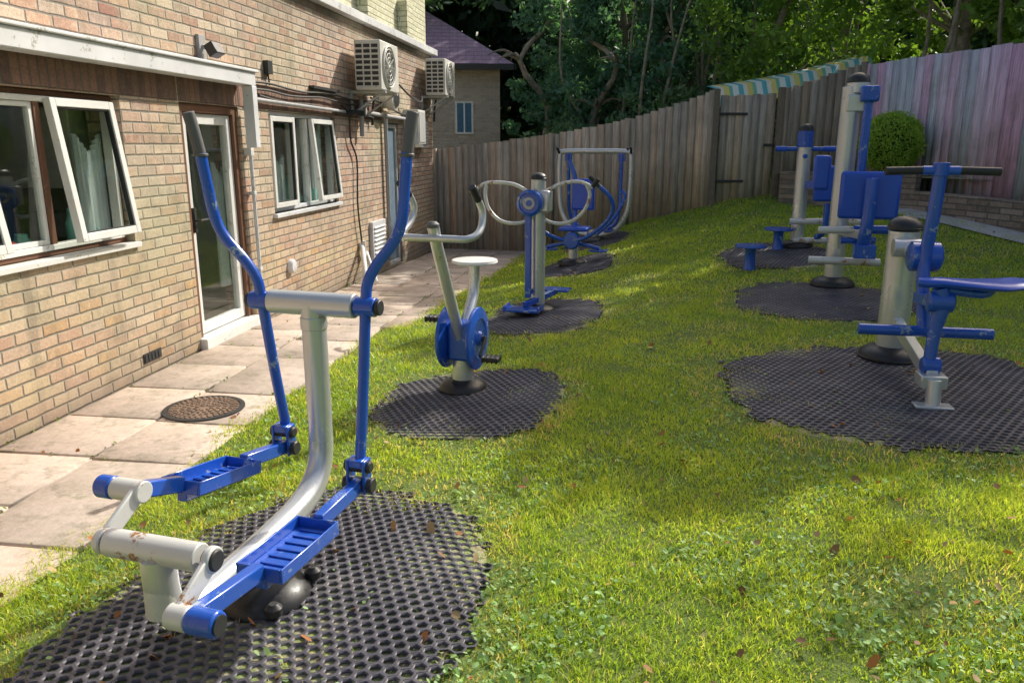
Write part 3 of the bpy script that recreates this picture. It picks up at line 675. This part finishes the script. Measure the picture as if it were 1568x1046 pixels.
mb.tube(L([(-.45,.10,1.30),(-.46,.12,1.2),(-.42,.13,1.07),(-.32,.13,.97),(-.18,.11,.94),(-.04,.08,.98),(.0,.05,1.08)]),.017,12,5)
mb.tube(L([(.06,-.05,1.22),(.2,-.06,1.29),(.35,-.07,1.32),(.45,-.08,1.30),(.50,-.1,1.26)]),.017,12,5)
mb.tube(L([(.45,-.08,1.30),(.48,-.1,1.2),(.44,-.1,1.07),(.34,-.1,.97),(.2,-.09,.93),(.07,-.05,.97),(.04,0,1.08)]),.017,12,5)
m.put('loop_handles',mb,WHIT)
mb=MB().tube(L([(-.60,.14,1.19),(-.54,.12,1.25)]),.022,12).tube(L([(.50,-.1,1.27),(.55,-.12,1.34)]),.022,12); m.put('grips',mb,BLK,.003)
mb=MB().box(-.22,.12,-.36,-.14,.155-gb,.175-gb); mb.box(-.22,-.21,-.36,-.14,.175-gb,.205-gb).box(.11,.12,-.36,-.14,.175-gb,.205-gb); mb.box(.02,.28,.14,.32,.27-gb,.29-gb); mb.beam(P(-.05,.2,.2),P(.15,-.2,.27),.05,.05)
m.put('foot_plates',mb,BLUE,.004)

# --- rower
m=Mach('seated_rower',.80,10.25); P=m.P;L=m.L; gb=m.g
m.put('base_dome',MB().dome(P(0,0,gb+.02),.2,.07),BLK)
m.put('post',MB().tube(L([(0,0,gb),(0,0,.55)]),.065,20),SILV)
m.put('back_post',MB().tube(L([(0,-.05,.5),(-.02,-.18,.8),(-.03,-.2,1.2),(-.12,-.2,1.45)]),.03,14,5),BLUE)
m.put('backrest',MB().box(-.06,.24,.12,.17,.82-gb,1.22-gb),BLUE2,.03)
m.put('seat',MB().box(-.18,.2,-.12,.2,.56-gb,.61-gb),BLUE2,.02)
mb=MB().tube(L([(-.42,.25,.72),(-.36,.22,.58),(-.2,.15,.48),(0,.1,.44),(.2,.15,.5),(.42,.2,.66),(.55,.25,.85),(.52,.3,1.02),(.38,.35,1.16)]),.026,14,5)
mb.tube(L([(-.35,.0,.34),(0,.0,.40),(.35,0,.34)]),.024,12,4); mb.tube(L([(.30,-.1,.52),(.5,-.1,.72),(.64,-.1,.98),(.60,-.1,1.08)]),.022,12,4)
m.put('swing_arms',mb,BLUE)
m.put('grips',MB().tube(L([(.39,.35,1.15),(.27,.38,1.27)]),.026,12).tube(L([(-.42,.25,.71),(-.46,.27,.82)]),.026,12),BLK,.003)
m.put('hub',MB().lathe(P(0,.08,.44),[(.09,-.06),(.11,-.04),(.11,.04),(.09,.06)],24,(0,-1,0)),BLUE)
mb=MB().box(-.45,-.22,-.06,.12,.30-gb,.32-gb).box(.22,.45,-.06,.12,.30-gb,.32-gb); m.put('foot_plates',mb,BLUE,.004)

# --- air walker
m=Mach('air_walker',1.29,12.5); P=m.P;L=m.L; gb=m.g
m.put('base_dome',MB().dome(P(0,0,gb+.02),.22,.07),BLK)
m.put('frame',MB().tube(L([(-.1,0,gb+.12),(-.35,0,.34),(-.52,0,.62),(-.56,0,1.0),(-.56,0,1.46),(-.50,0,1.54),(0,0,1.55),(.50,0,1.54),(.56,0,1.46),(.56,0,1.0),(.52,0,.62),(.35,0,.34),(.1,0,gb+.12)]),.04,16,6),SILV)
m.put('centre_post',MB().tube(L([(0,0,gb),(0,0,.34)]),.08,18),SILV)
mb=MB()
for sg in (-1,1):
    mb.tube(L([(sg*.42,.02,1.5),(sg*.42,.05*sg,1.0),(sg*.42,.1*sg,.65),(sg*.36,.12*sg,.45),(sg*.25,.12*sg,.38)]),.028,12,4)
    mb.box(sg*.25-.09,sg*.25+.09,-.12*sg-.16,-.12*sg+.16,.34-gb,.36-gb); mb.box(sg*.42-.05,sg*.42+.05,-.03,.03,1.4-gb,1.56-gb)
m.put('swing_legs',mb,BLUE,.003)
mb=MB().tube(L([(-.56,0,1.5),(-.57,.15,1.6),(-.54,.25,1.58)]),.02,10,4).tube(L([(.56,0,1.5),(.57,.15,1.6),(.54,.25,1.58)]),.02,10,4); m.put('grips',mb,BLK)

# --- far right station
m=Mach('twister_station',3.37,9.29); P=m.P;L=m.L; gb=m.g
m.put('base_dome',MB().dome(P(0,0,gb+.02),.19,.07),BLK)
m.put('post',MB().tube(L([(0,0,gb),(0,0,1.72)]),.078,24),SILV,.004)
m.put('post_cap',MB().dome(P(0,0,1.80),.085,.07),BLK)
m.put('post_collar',MB().lathe(P(0,0,1.62),[(.088,0),(.088,.18)],24).tube(L([(-.24,0,1.60),(.26,0,1.60)]),.026,14).tube(L([(0,-.2,1.52),(0,.26,1.52)]),.026,14),BLUE,.004)
m.put('bar_grips',MB().tube(L([(-.32,0,1.60),(-.2,0,1.60)]),.032,14).tube(L([(.2,0,1.60),(.36,0,1.60)]),.032,14),BLUE2,.004)
m.put('back_pad',MB().box(.12,.44,-.26,-.20,1.02-gb,1.42-gb),BLUE2,.03)
m.put('pad_arm',MB().beam(P(0,0,1.2),P(.28,.22,1.2),.06,.08).tube(L([(.28,.2,1.0),(.28,.18,.7),(.2,.1,.6)]),.035,14,4),BLUE,.004)
m.put('foot_rests',MB().tube(L([(-.1,.1,.78),(.7,.1,.80)]),.035,14).tube(L([(-.05,.1,.56),(.7,.1,.58)]),.035,14),WHIT,.004)
for i,(X,Y) in enumerate(((2.56,8.4),(3.12,9.2))):
    lx=X-3.37;ly=Y-9.29; c,s=math.cos(-RM),math.sin(-RM); a=lx*c-ly*s; b=lx*s+ly*c; zz=gz(X,Y)-gb
    m.put('twist_stool_%d'%i,MB().lathe((a,b,zz),[(.07,0),(.06,.03),(.055,.2),(.07,.235)],20).lathe((a,b,zz+.236),[(.15,0),(.165,.008),(.16,.03),(.04,.035)],28),BLUE)

# --- tall pull station
m=Mach('lat_pull_machine',3.12,7.54); P=m.P;L=m.L; gb=m.g
m.put('base_dome',MB().dome(P(0,0,gb+.02),.20,.08),BLK)
m.put('post',MB().tube(L([(0,0,gb),(.005,0,2.16)]),.088,28),SILV,.004)
m.put('post_cap',MB().dome(P(.05,0,2.20),.10,.075),BLK)
m.put('post_head',MB().lathe(P(.05,0,2.10),[(.10,0),(.10,.1)],28).box(-.04,.18,-.1,.06,1.94-gb,2.09-gb),SILV,.01)
m.put('lever',MB().beam(P(.14,.12,2.12),P(.13,.14,1.15),.075,.08).box(.06,.22,-.2,-.06,2.02-gb,2.16-gb),BLUE,.02)
m.put('back_pad',MB().box(-.06,.44,-.46,-.40,1.0-gb,1.42-gb),BLUE2,.03)
m.put('pad_column',MB().tube(L([(.19,.5,1.36),(.19,.52,1.1),(.18,.5,.85),(.17,.42,.72)]),.055,18,5).box(.10,.28,-.55,-.38,.66-gb,.78-gb),BLUE,.004)
m.put('cross_arm',MB().beam(P(0,0,.86),P(.18,.45,.86),.07,.08).beam(P(0,0,1.2),P(.18,.42,1.2),.06,.07),SILV,.004)
m.put('foot_rests',MB().tube(L([(-.2,.3,.88),(.40,.3,.90)]),.034,16).tube(L([(-.26,.3,.60),(.36,.3,.60)]),.036,16),WHIT,.004)
m.put('rest_sleeves',MB().tube(L([(.10,.3,.895),(.42,.3,.90)]),.04,16).tube(L([(.0,.3,.79),(.3,.3,.80)]),.03,16),BLUE,.004)
m.put('side_pad',MB().box(-.26,-.10,.10,.16,1.22-gb,1.55-gb),BLUE2,.03)

# --- rider
RM7=math.atan2(-.21,.98)
m=Mach('horse_rider_machine',2.59,5.19,RM7); P=m.P;L=m.L; gb=m.g
m.put('base_dome',MB().dome(P(0,0,gb+.02),.20,.08),BLK)
m.put('post',MB().tube(L([(0,0,gb),(0,0,1.10)]),.098,30),SILV,.004)
m.put('post_cap',MB().dome(P(0,0,1.11),.108,.075),BLK)
m.put('knuckle',MB().tube(L([(0,0,.98),(.02,.25,1.0),(.0,.34,.99)]),[.06,.055,.05],20,3).lathe(P(-.09,.12,1.0),[(.06,0),(.06,.18)],22,(1,0,0)),SILV,.004)
m.put('hub',MB().lathe(P(-.08,.46,.99),[(.07,0),(.09,.012),(.09,.165),(.07,.18)],30,(1,0,0)),BLUE)
m.put('main_lever',MB().tube(L([(.0,.60,1.52),(-.0,.57,1.25),(-.005,.53,1.0),(-.01,.58,.8),(-.0,.68,.56)]),.037,18,5),BLUE)
m.put('handlebar',MB().tube(L([(-.10,.60,1.505),(.10,.60,1.505)]),.026,16).lathe(P(0,.60,1.505),[(.045,-.03),(.045,.045)],18),BLUE,.003)
m.put('handle_grips',MB().tube(L([(-.30,.61,1.50),(-.09,.60,1.505)]),.024,16).tube(L([(.09,.60,1.505),(.31,.61,1.50)]),.024,16),BLK,.004)
m.put('foot_bar',MB().tube(L([(-.37,.68,.575),(.37,.68,.575)]),.033,18),BLUE,.005)
prof=[(-.12,.03,.0),(-.08,.055,.0),(0,.07,.005),(.1,.085,.0),(.2,.13,-.002),(.3,.16,0),(.38,.15,.01),(.42,.09,.012)]
mb=MB(); nk=14
for (r,w,dz) in prof:
    for k in range(nk):
        t=2*math.pi*k/nk; a=.86+w*math.cos(t); z=.895+dz+.028*math.sin(t); mb.v.append(P(r,a,z))
for i in range(len(prof)-1):
    for k in range(nk): mb.f.append((i*nk+k,i*nk+(k+1)%nk,(i+1)*nk+(k+1)%nk,(i+1)*nk+k))
mb.f.append(tuple(range(nk))[::-1]); mb.f.append(tuple((len(prof)-1)*nk+k for k in range(nk)))
m.put('saddle',mb,BLUE2)
mb=MB().tube(L([(.0,.86,.87),(.02,.86,.78),(.0,.86,.62),(-.01,.87,.42)]),[.045,.05,.036,.034],18,4)
mb.lathe(P(-.06,.86,.79),[(.045,0),(.06,.01),(.06,.13),(.045,.14)],22,(1,0,0)); mb.beam(P(-.03,.56,.76),P(0,.86,.78),.05,.06); mb.tube(L([(.02,.86,.86),(.22,.86,.84),(.26,.86,.87)]),.025,12,3)
mb.lathe(P(-.05,.87,.42),[(.04,0),(.05,.01),(.05,.09),(.04,.1)],20,(1,0,0))
m.put('saddle_linkage',mb,BLUE,.003)
m.put('low_beam',MB().beam(P(0,.05,.50),P(0,.92,.36),.06,.08).box(-.07,.07,-.98,-.84,.31-gb,.38-gb),SILV,.006)
gf=gz(2.37,4.17); m.put('front_foot',MB().tube(L([(0,1.0,gf),(0,.97,.36)]),.04,18).box(-.10,.10,-1.05,-.95,gf-gb+.02,gf-gb+.035),SILV,.004)

# ------------------------------------------------------------ fences
def fence(name,pts,base_col,w=.125,var=.25,posts=True,th=.022):
    V=[];F=[];C=[]
    def bx(c,dx,dy,hw,ht,z0,z1,col):
        b=len(V); nx_,ny_=-dy,dx
        for z in (z0,z1):
            for a,q in ((-hw,-ht),(hw,-ht),(hw,ht),(-hw,ht)): V.append((c[0]+dx*a+nx_*q,c[1]+dy*a+ny_*q,z)); C.append(col)
        for q in ((0,3,2,1),(4,5,6,7),(0,1,5,4),(1,2,6,5),(2,3,7,6),(3,0,4,7)): F.append(tuple(b+i for i in q))
    for (x0,y0,b0,t0),(x1,y1,b1,t1) in zip(pts[:-1],pts[1:]):
        Ln=math.hypot(x1-x0,y1-y0); dx,dy=(x1-x0)/Ln,(y1-y0)/Ln; n=max(1,round(Ln/w)); ww=Ln/n
        for i in range(n):
            t=(i+.5)/n; c=(x0+(x1-x0)*t,y0+(y1-y0)*t); v=random.uniform(1-var,1+var); h=random.uniform(-.03,.03)
            off=.012*(i%2); col=(base_col[0]*v*(1+h*3),base_col[1]*v,base_col[2]*v*(1-h*3))
            if len(base_col)>3: col=base_col[3](t,v)
            cc=(c[0]-dy*off,c[1]+dx*off)
            bx(cc,dx,dy,ww*.5+.004 if i%2 else ww*.5-.004,th/2,b0+(b1-b0)*t-.25,t0+(t1-t0)*t+random.uniform(-.012,.012),col)
        if posts:
            k=max(1,round(Ln/1.8))
            for i in range(k+1):
                t=i/k; c=(x0+(x1-x0)*t+dy*.06,y0+(y1-y0)*t-dx*.06); bx(c,dx,dy,.04,.04,b0+(b1-b0)*t-.3,t0+(t1-t0)*t+.02,tuple(q*.75 for q in base_col[:3]))
        for fz in (.25,.8):
            b=len(V)
            for zz in (-.04,.04):
                for (x,y,bb,tt) in ((x0,y0,b0,t0),(x1,y1,b1,t1)):
                    for q in (.03,.07): V.append((x-dy*q,y+dx*q,bb+(tt-bb)*fz+zz)); C.append(tuple(base_col[:3]))
            F.append((b,b+2,b+3,b+1));F.append((b+4,b+5,b+7,b+6));F.append((b,b+4,b+6,b+2));F.append((b+1,b+3,b+7,b+5));F.append((b,b+1,b+5,b+4));F.append((b+2,b+6,b+7,b+3))
    return npmesh(name,V,F,WOODF,np.array(C))
fence('wooden_fence',[(-1.40,14.75,-.26,1.56),(.7,14.1,.05,1.82),(1.95,13.6,.3,2.05),(3.2,13.05,.62,2.46)],(.58,.48,.38),.13,.24)
ge=empty('garden_gate',(0,0,0))
g_=fence('gate_boards',[(3.32,13.02,.66,2.40),(4.18,12.95,.82,2.43)],(.52,.43,.33),.12,.2,False); g_.parent=ge
GW=flat('gate_post_mat',(.22,.18,.14),.85)
obj('gate_posts',MB().box(3.20,3.29,12.93,13.02,.4,2.50).box(4.2,4.29,12.86,12.95,.5,2.52),GW,ge,.006)
obj('gate_latch',MB().box(4.02,4.20,12.915,12.93,1.62,1.66).box(3.3,3.75,12.965,12.98,1.05,1.09).box(3.3,3.75,12.965,12.98,2.1,2.14),DARKM,ge,.002)
fence('wooden_fence',[(4.32,12.97,.85,2.49),(5.6,13.2,1.1,2.90)],(.47,.38,.29),.14)
def purp(t,v):
    k=.5+.5*math.sin(t*37+math.sin(t*11)*3)
    return (min(.9,(.60+.24*k)*v),(.66-.14*k)*v,(.74-.02*k)*v)
fence('painted_fence',[(5.62,13.2,1.15,2.88),(6.4,10.4,1.15,2.89),(7.3,7.0,1.15,2.9),(8.2,4.0,1.15,2.9),(9.8,-3,1.15,2.9)],(.6,.56,.65,purp),.16,.15,False)
def wallpoly(name,pts,th,mat):
    mb=MB()
    for (x0,y0,b0,t0),(x1,y1,b1,t1) in zip(pts[:-1],pts[1:]):
        Ln=math.hypot(x1-x0,y1-y0); dx,dy=(x1-x0)/Ln,(y1-y0)/Ln; b=len(mb.v)
        for (x,y,bb,tt) in ((x0,y0,b0,t0),(x1,y1,b1,t1)):
            for q in (-th/2,th/2):
                for z in (bb,tt): mb.v.append((x-dy*q,y+dx*q,z))
        mb.f+=[(b,b+1,b+5,b+4),(b+2,b+6,b+7,b+3),(b+1,b+3,b+7,b+5),(b,b+4,b+6,b+2),(b,b+2,b+3,b+1),(b+4,b+5,b+7,b+6)]
    return obj(name,mb,mat,None,.01,False)
wallpoly('retaining_wall',[(4.25,12.55,.4,1.24),(5.65,11.1,.3,1.26)],.2,DKBRICK)
wallpoly('low_garden_wall',[(5.66,11.08,.3,1.02),(6.0,9.9,.2,1.0),(6.9,6.8,.2,.9),(7.8,3.8,.1,.85)],.2,DKBRICK)
mb=MB(); mb.v=[(4.25,12.62,1.2),(5.7,11.15,1.2),(6.35,10.45,1.2),(5.6,13.18,1.2),(4.25,12.93,1.2)]; mb.f=[(0,1,2,3,4)]; obj('raised_bed',mb,SOIL)
V=[];F=[]
for i in range(30):
    y=12.0-i*.3; 
    for q in (0,.25,.5):
        x=float(fenx(y))-1.05+q+.0; V.append((x,y,gz(x,y)+.02))
for i in range(29):
    for k in range(2): F.append((i*3+k,i*3+3+k,i*3+4+k,i*3+k+1))
npmesh('path',V,F,CONC)
def stripemat():
    m,nt,b=newmat('striped_cloth'); s=N(nt,'ShaderNodeSeparateXYZ'); nt.links.new(objv(nt),s.inputs[0])
    f=mt(nt,'FRACT',mt(nt,'MULTIPLY',s.outputs[0],2.4)); c=ramp(nt,f,[(0,(.78,.82,.74)),(.25,(.12,.46,.50)),(.45,(.78,.74,.62)),(.62,(.76,.63,.18)),(.85,(.2,.5,.34))],'CONSTANT')
    nt.links.new(c,b.inputs['Base Color']); b.inputs['Roughness'].default_value=.7; return m
V=[];F=[]
for i in range(25):
    t=i/24; x=3.45+2.8*t; y=14.0+.5*t; z=2.60+.58*t-.06*math.sin(math.pi*t)
    V+=[(x,y-.3,z-.34-.015*(i%2)),(x,y-.05,z-.03),(x,y+.6,z+.05)]
for i in range(24):
    for k in range(2): F.append((i*3+k,i*3+3+k,i*3+4+k,i*3+1+k))
npmesh('striped_awning',V,F,stripemat())
# ------------------------------------------------------------ neighbour house
e=empty('neighbour_house',(-1.35,20.5,0),math.radians(4))
obj('walls',MB().box(-4,1.05,0,5,-.5,3.6),HBRICK,e,smooth=False)
mb=MB(); mb.v=[(-4.4,-.35,3.55),(1.4,-.35,3.55),(1.4,5.3,3.55),(-4.4,5.3,3.55),(-4.4,2.4,5.3),(-.9,2.4,5.2)]; mb.f=[(0,1,5,4),(1,2,5),(2,3,4,5),(0,4,3),(0,3,2,1)]
obj('roof',mb,TILE,e,smooth=False)
obj('fascia',MB().box(-4.38,1.38,-.38,-.352,3.42,3.56).box(1.402,1.43,-.35,5.2,3.42,3.56),DARKM,e)
mb=MB(); frame_ring(mb,-.08,.38,1.9,2.7,.05,-.03,.02); mb.box(.13,.17,-.03,.02,1.95,2.65); obj('window_frame',mb,UPVC,e,.004); obj('window_glass',MB().box(-.04,.34,-.012,-.006,1.94,2.66),flat('blue_glass',(.08,.20,.36),.1),e)

# ------------------------------------------------------------ foliage
def leaves(cent,rad,nper,size,c1,c2,flat_=1.0):
    k=len(cent); n=k*nper; C=np.repeat(cent,nper,0); R=np.repeat(rad,nper)
    d=rng.normal(0,1,(n,3)); d/=np.linalg.norm(d,axis=1)[:,None]; rr=rng.random(n)**.45
    p=C+d*(R*rr)[:,None]*np.array([1,1,flat_])
    u=rng.normal(0,1,(n,3)); u/=np.linalg.norm(u,axis=1)[:,None]; w=np.cross(u,rng.normal(0,1,(n,3))); w/=np.linalg.norm(w,axis=1)[:,None]
    s=size*rng.uniform(.6,1.3,n)[:,None]
    V=np.stack([p-u*s,p-w*s*.45,p+u*s,p+w*s*.45],1).reshape(-1,3)
    clv=np.repeat(rng.random(k),nper); t=np.clip(clv*.6+rng.random(n)*.4,0,1)[:,None]
    col=np.array(c1)*(1-t)+np.array(c2)*t
    return V,np.repeat(col,4,0)
def leafobj(name,V,col,parent=None):
    n=len(V)//4; return npmesh(name,V,(np.arange(n)*4)[:,None]+[0,1,2,3],LEAF,col,parent)
def tree(name,x,y,h,cr,z0f,nc,nper,size,c1,c2,conif=False,lean=0):
    zb=gz(x,y)-.1; e=empty(name,(x,y,zb)); mb=MB()
    tr=.05+h*.012; top=h*.9
    pts=[(random.gauss(0,.05)*i+lean*i*.2,random.gauss(0,.05)*i,top*i/6) for i in range(7)]
    mb.tube(pts,[tr*(1-.13*i) for i in range(7)],10,3)
    for i in range(12):
        t=random.uniform(.25,.85); k=int(t*6); q=Vector(pts[k]); a=random.uniform(0,6.28); l=cr*random.uniform(.5,.95)*(1-.5*t if conif else 1)
        mid=q+Vector((math.cos(a)*l*.5,math.sin(a)*l*.5,l*.25)); en=q+Vector((math.cos(a)*l,math.sin(a)*l,l*(.1 if conif else .55)))
        mb.tube([q,mid,en],[tr*.4,tr*.25,tr*.08],6,3)
    obj('trunk',mb,BARK,e)
    cz=rng.uniform(z0f,1,nc); a=rng.uniform(0,2*np.pi,nc)
    prof=(1.05-cz)*1.25 if conif else np.sqrt(np.clip(1-((cz-(z0f+1)/2)/((1-z0f)/2)*.92)**2,0.05,1))
    r=cr*prof*np.sqrt(rng.uniform(.15,1,nc))*rng.uniform(.75,1.15,nc)
    cent=np.stack([r*np.cos(a),r*np.sin(a),cz*h],1); V,col=leaves(cent,rng.uniform(.22,.5,nc)*(cr/1.4)**.5,nper,size,c1,c2,.7)
    leafobj('crown',V,col,e)
DK1,DK2=(.05,.13,.10),(.12,.25,.17)
MD1,MD2=(.08,.17,.04),(.23,.37,.08)
for (x,y,h) in ((.75,17.8,6.0),(1.6,16.8,5.4),(2.3,17.6,6.2),(3.1,16.4,5.3),(3.9,17.5,6.0),(4.9,17.2,5.8)):
    tree('conifer_tree',x,y,h,1.2,.05,75,85,.075,DK1,DK2,True)
for (x,y,h,cr,z0,nc,sz) in ((4.7,15.7,5.8,1.4,.30,85,.075),(6.3,15.4,6.9,1.6,.28,115,.08),(7.7,14.1,7.5,1.7,.28,125,.085),(8.2,12.7,7.9,1.5,.25,125,.10),(8.3,11.4,7.6,1.5,.22,140,.11),(8.6,9.9,5.8,1.4,.2,110,.11),(8.9,8.7,4.8,1.2,.25,50,.08),(10.3,12.6,7.4,1.8,.3,90,.12),(9.9,10.6,8.8,1.9,.62,20,.09)):  # heights set to shade the lawn; sparse last one, out of view, added for dapple
    tree('broadleaf_tree',x,y,h,cr,z0,nc,80,sz,MD1,MD2)
k=520; cx=rng.uniform(-9,17,k); cy=rng.uniform(20,25,k); cz=G(cx,cy)+rng.uniform(0,5.6,k)
sel=~((cx<1.0)&(cx>-6.5)&(cz<5.6)); cent=np.stack([cx,cy,cz],1)[sel]
V,col=leaves(cent,rng.uniform(.6,1.2,len(cent)),70,.18,(.04,.09,.055),(.10,.19,.09)); leafobj('distant_woodland',V,col)
k=320; cx=rng.uniform(-14,26,k); cy=rng.uniform(26.5,28.5,k); cz=G(cx,cy)+rng.uniform(0,6.0,k)
V,col=leaves(np.stack([cx,cy,cz],1),rng.uniform(1.1,1.8,k),80,.38,(.03,.065,.035),(.07,.13,.065)); leafobj('distant_woodland',V,col)
k=80; cy=rng.uniform(11,17,k); cx=fenx(cy)+rng.uniform(5.5,8,k); cz=1.0+rng.uniform(0,3.6,k)
V,col=leaves(np.stack([cx,cy,cz],1),rng.uniform(.7,1.2,k),80,.17,(.03,.07,.03),(.08,.16,.05)); leafobj('distant_woodland',V,col)
k=130; t=rng.random(k); cx=.3+6.2*t; cy=15.2+rng.uniform(0,1.0,k); cz=G(cx,cy)+rng.uniform(.2,2.1,k)
V,col=leaves(np.stack([cx,cy,cz],1),rng.uniform(.25,.45,k),100,.06,(.08,.17,.11),(.20,.32,.17)); leafobj('hedgerow_bushes',V,col)
mb=MB()
for i in range(34):
    x=random.uniform(.6,12); y=random.uniform(15.4,17) if x<6 else random.uniform(11,15); z=gz(x,y)
    pts=[(x,y,z)]; dx=random.gauss(0,.12); dy=random.gauss(0,.1)
    for j in range(1,6): pts.append((x+dx*j+random.gauss(0,.08),y+dy*j,z+j*.95)); 
    mb.tube(pts,[.045,.04,.035,.028,.02,.01],7,3)
obj('thicket_stems',mb,BARK)
e=empty('round_box_shrub',(5.5,11.72,1.2)); 
n=9000; d=rng.normal(0,1,(n,3)); d/=np.linalg.norm(d,axis=1)[:,None]; th=np.arctan2(d[:,1],d[:,0])
rr=.42*(1+.05*np.sin(5*th+3*d[:,2]*2)+.04*np.sin(9*th-4*d[:,2]))*rng.uniform(.84,1.03,n)
cent=d*rr[:,None]*np.array([1,1,1.02])+np.array([0,0,.47])
V,col=leaves(cent,np.full(n,.015),2,.018,(.20,.36,.05),(.45,.60,.12)); leafobj('foliage',V,col,e)
obj('inner_twigs',MB().lathe((0,0,.08),[(.05,0),(.26,.12),(.35,.38),(.26,.66),(.05,.76)],18).tube([(0,0,-.05),(0,0,.2)],.04,8),flat('dark_green_twigs',(.04,.07,.02),.9),e)

# ------------------------------------------------------------ light
sd=Vector((.70,.71,0)).normalized(); el=math.radians(38); sdir=Vector((sd.x*math.cos(el),sd.y*math.cos(el),math.sin(el)))
w=bpy.data.worlds.new("World"); scene.world=w; w.use_nodes=True; nt=w.node_tree; bg=nt.nodes['Background']
sky=nt.nodes.new('ShaderNodeTexSky'); sky.sky_type='NISHITA'; sky.sun_disc=False; sky.sun_elevation=el; sky.sun_rotation=math.atan2(sd.x,sd.y)
sky.dust_density=6.0; sky.air_density=1.3; sky.ozone_density=.5
nt.links.new(sky.outputs[0],bg.inputs[0]); bg.inputs[1].default_value=.15
l=bpy.data.lights.new('sun','SUN'); l.energy=5; l.angle=math.radians(.5); l.color=(1,.95,.84); lo=bpy.data.objects.new('sun',l); scene.collection.objects.link(lo)
lo.rotation_euler=(-sdir).to_track_quat('-Z','Y').to_euler()
# ------------------------------------------------------------ camera
cam=bpy.data.cameras.new('camera'); co=bpy.data.objects.new('camera',cam); scene.collection.objects.link(co)
co.location=(0,0,1.65); co.rotation_euler=(math.radians(90-14.1),0,0); cam.lens=27.55; cam.sensor_width=36; cam.clip_end=1000; cam.clip_start=.05
scene.camera=co
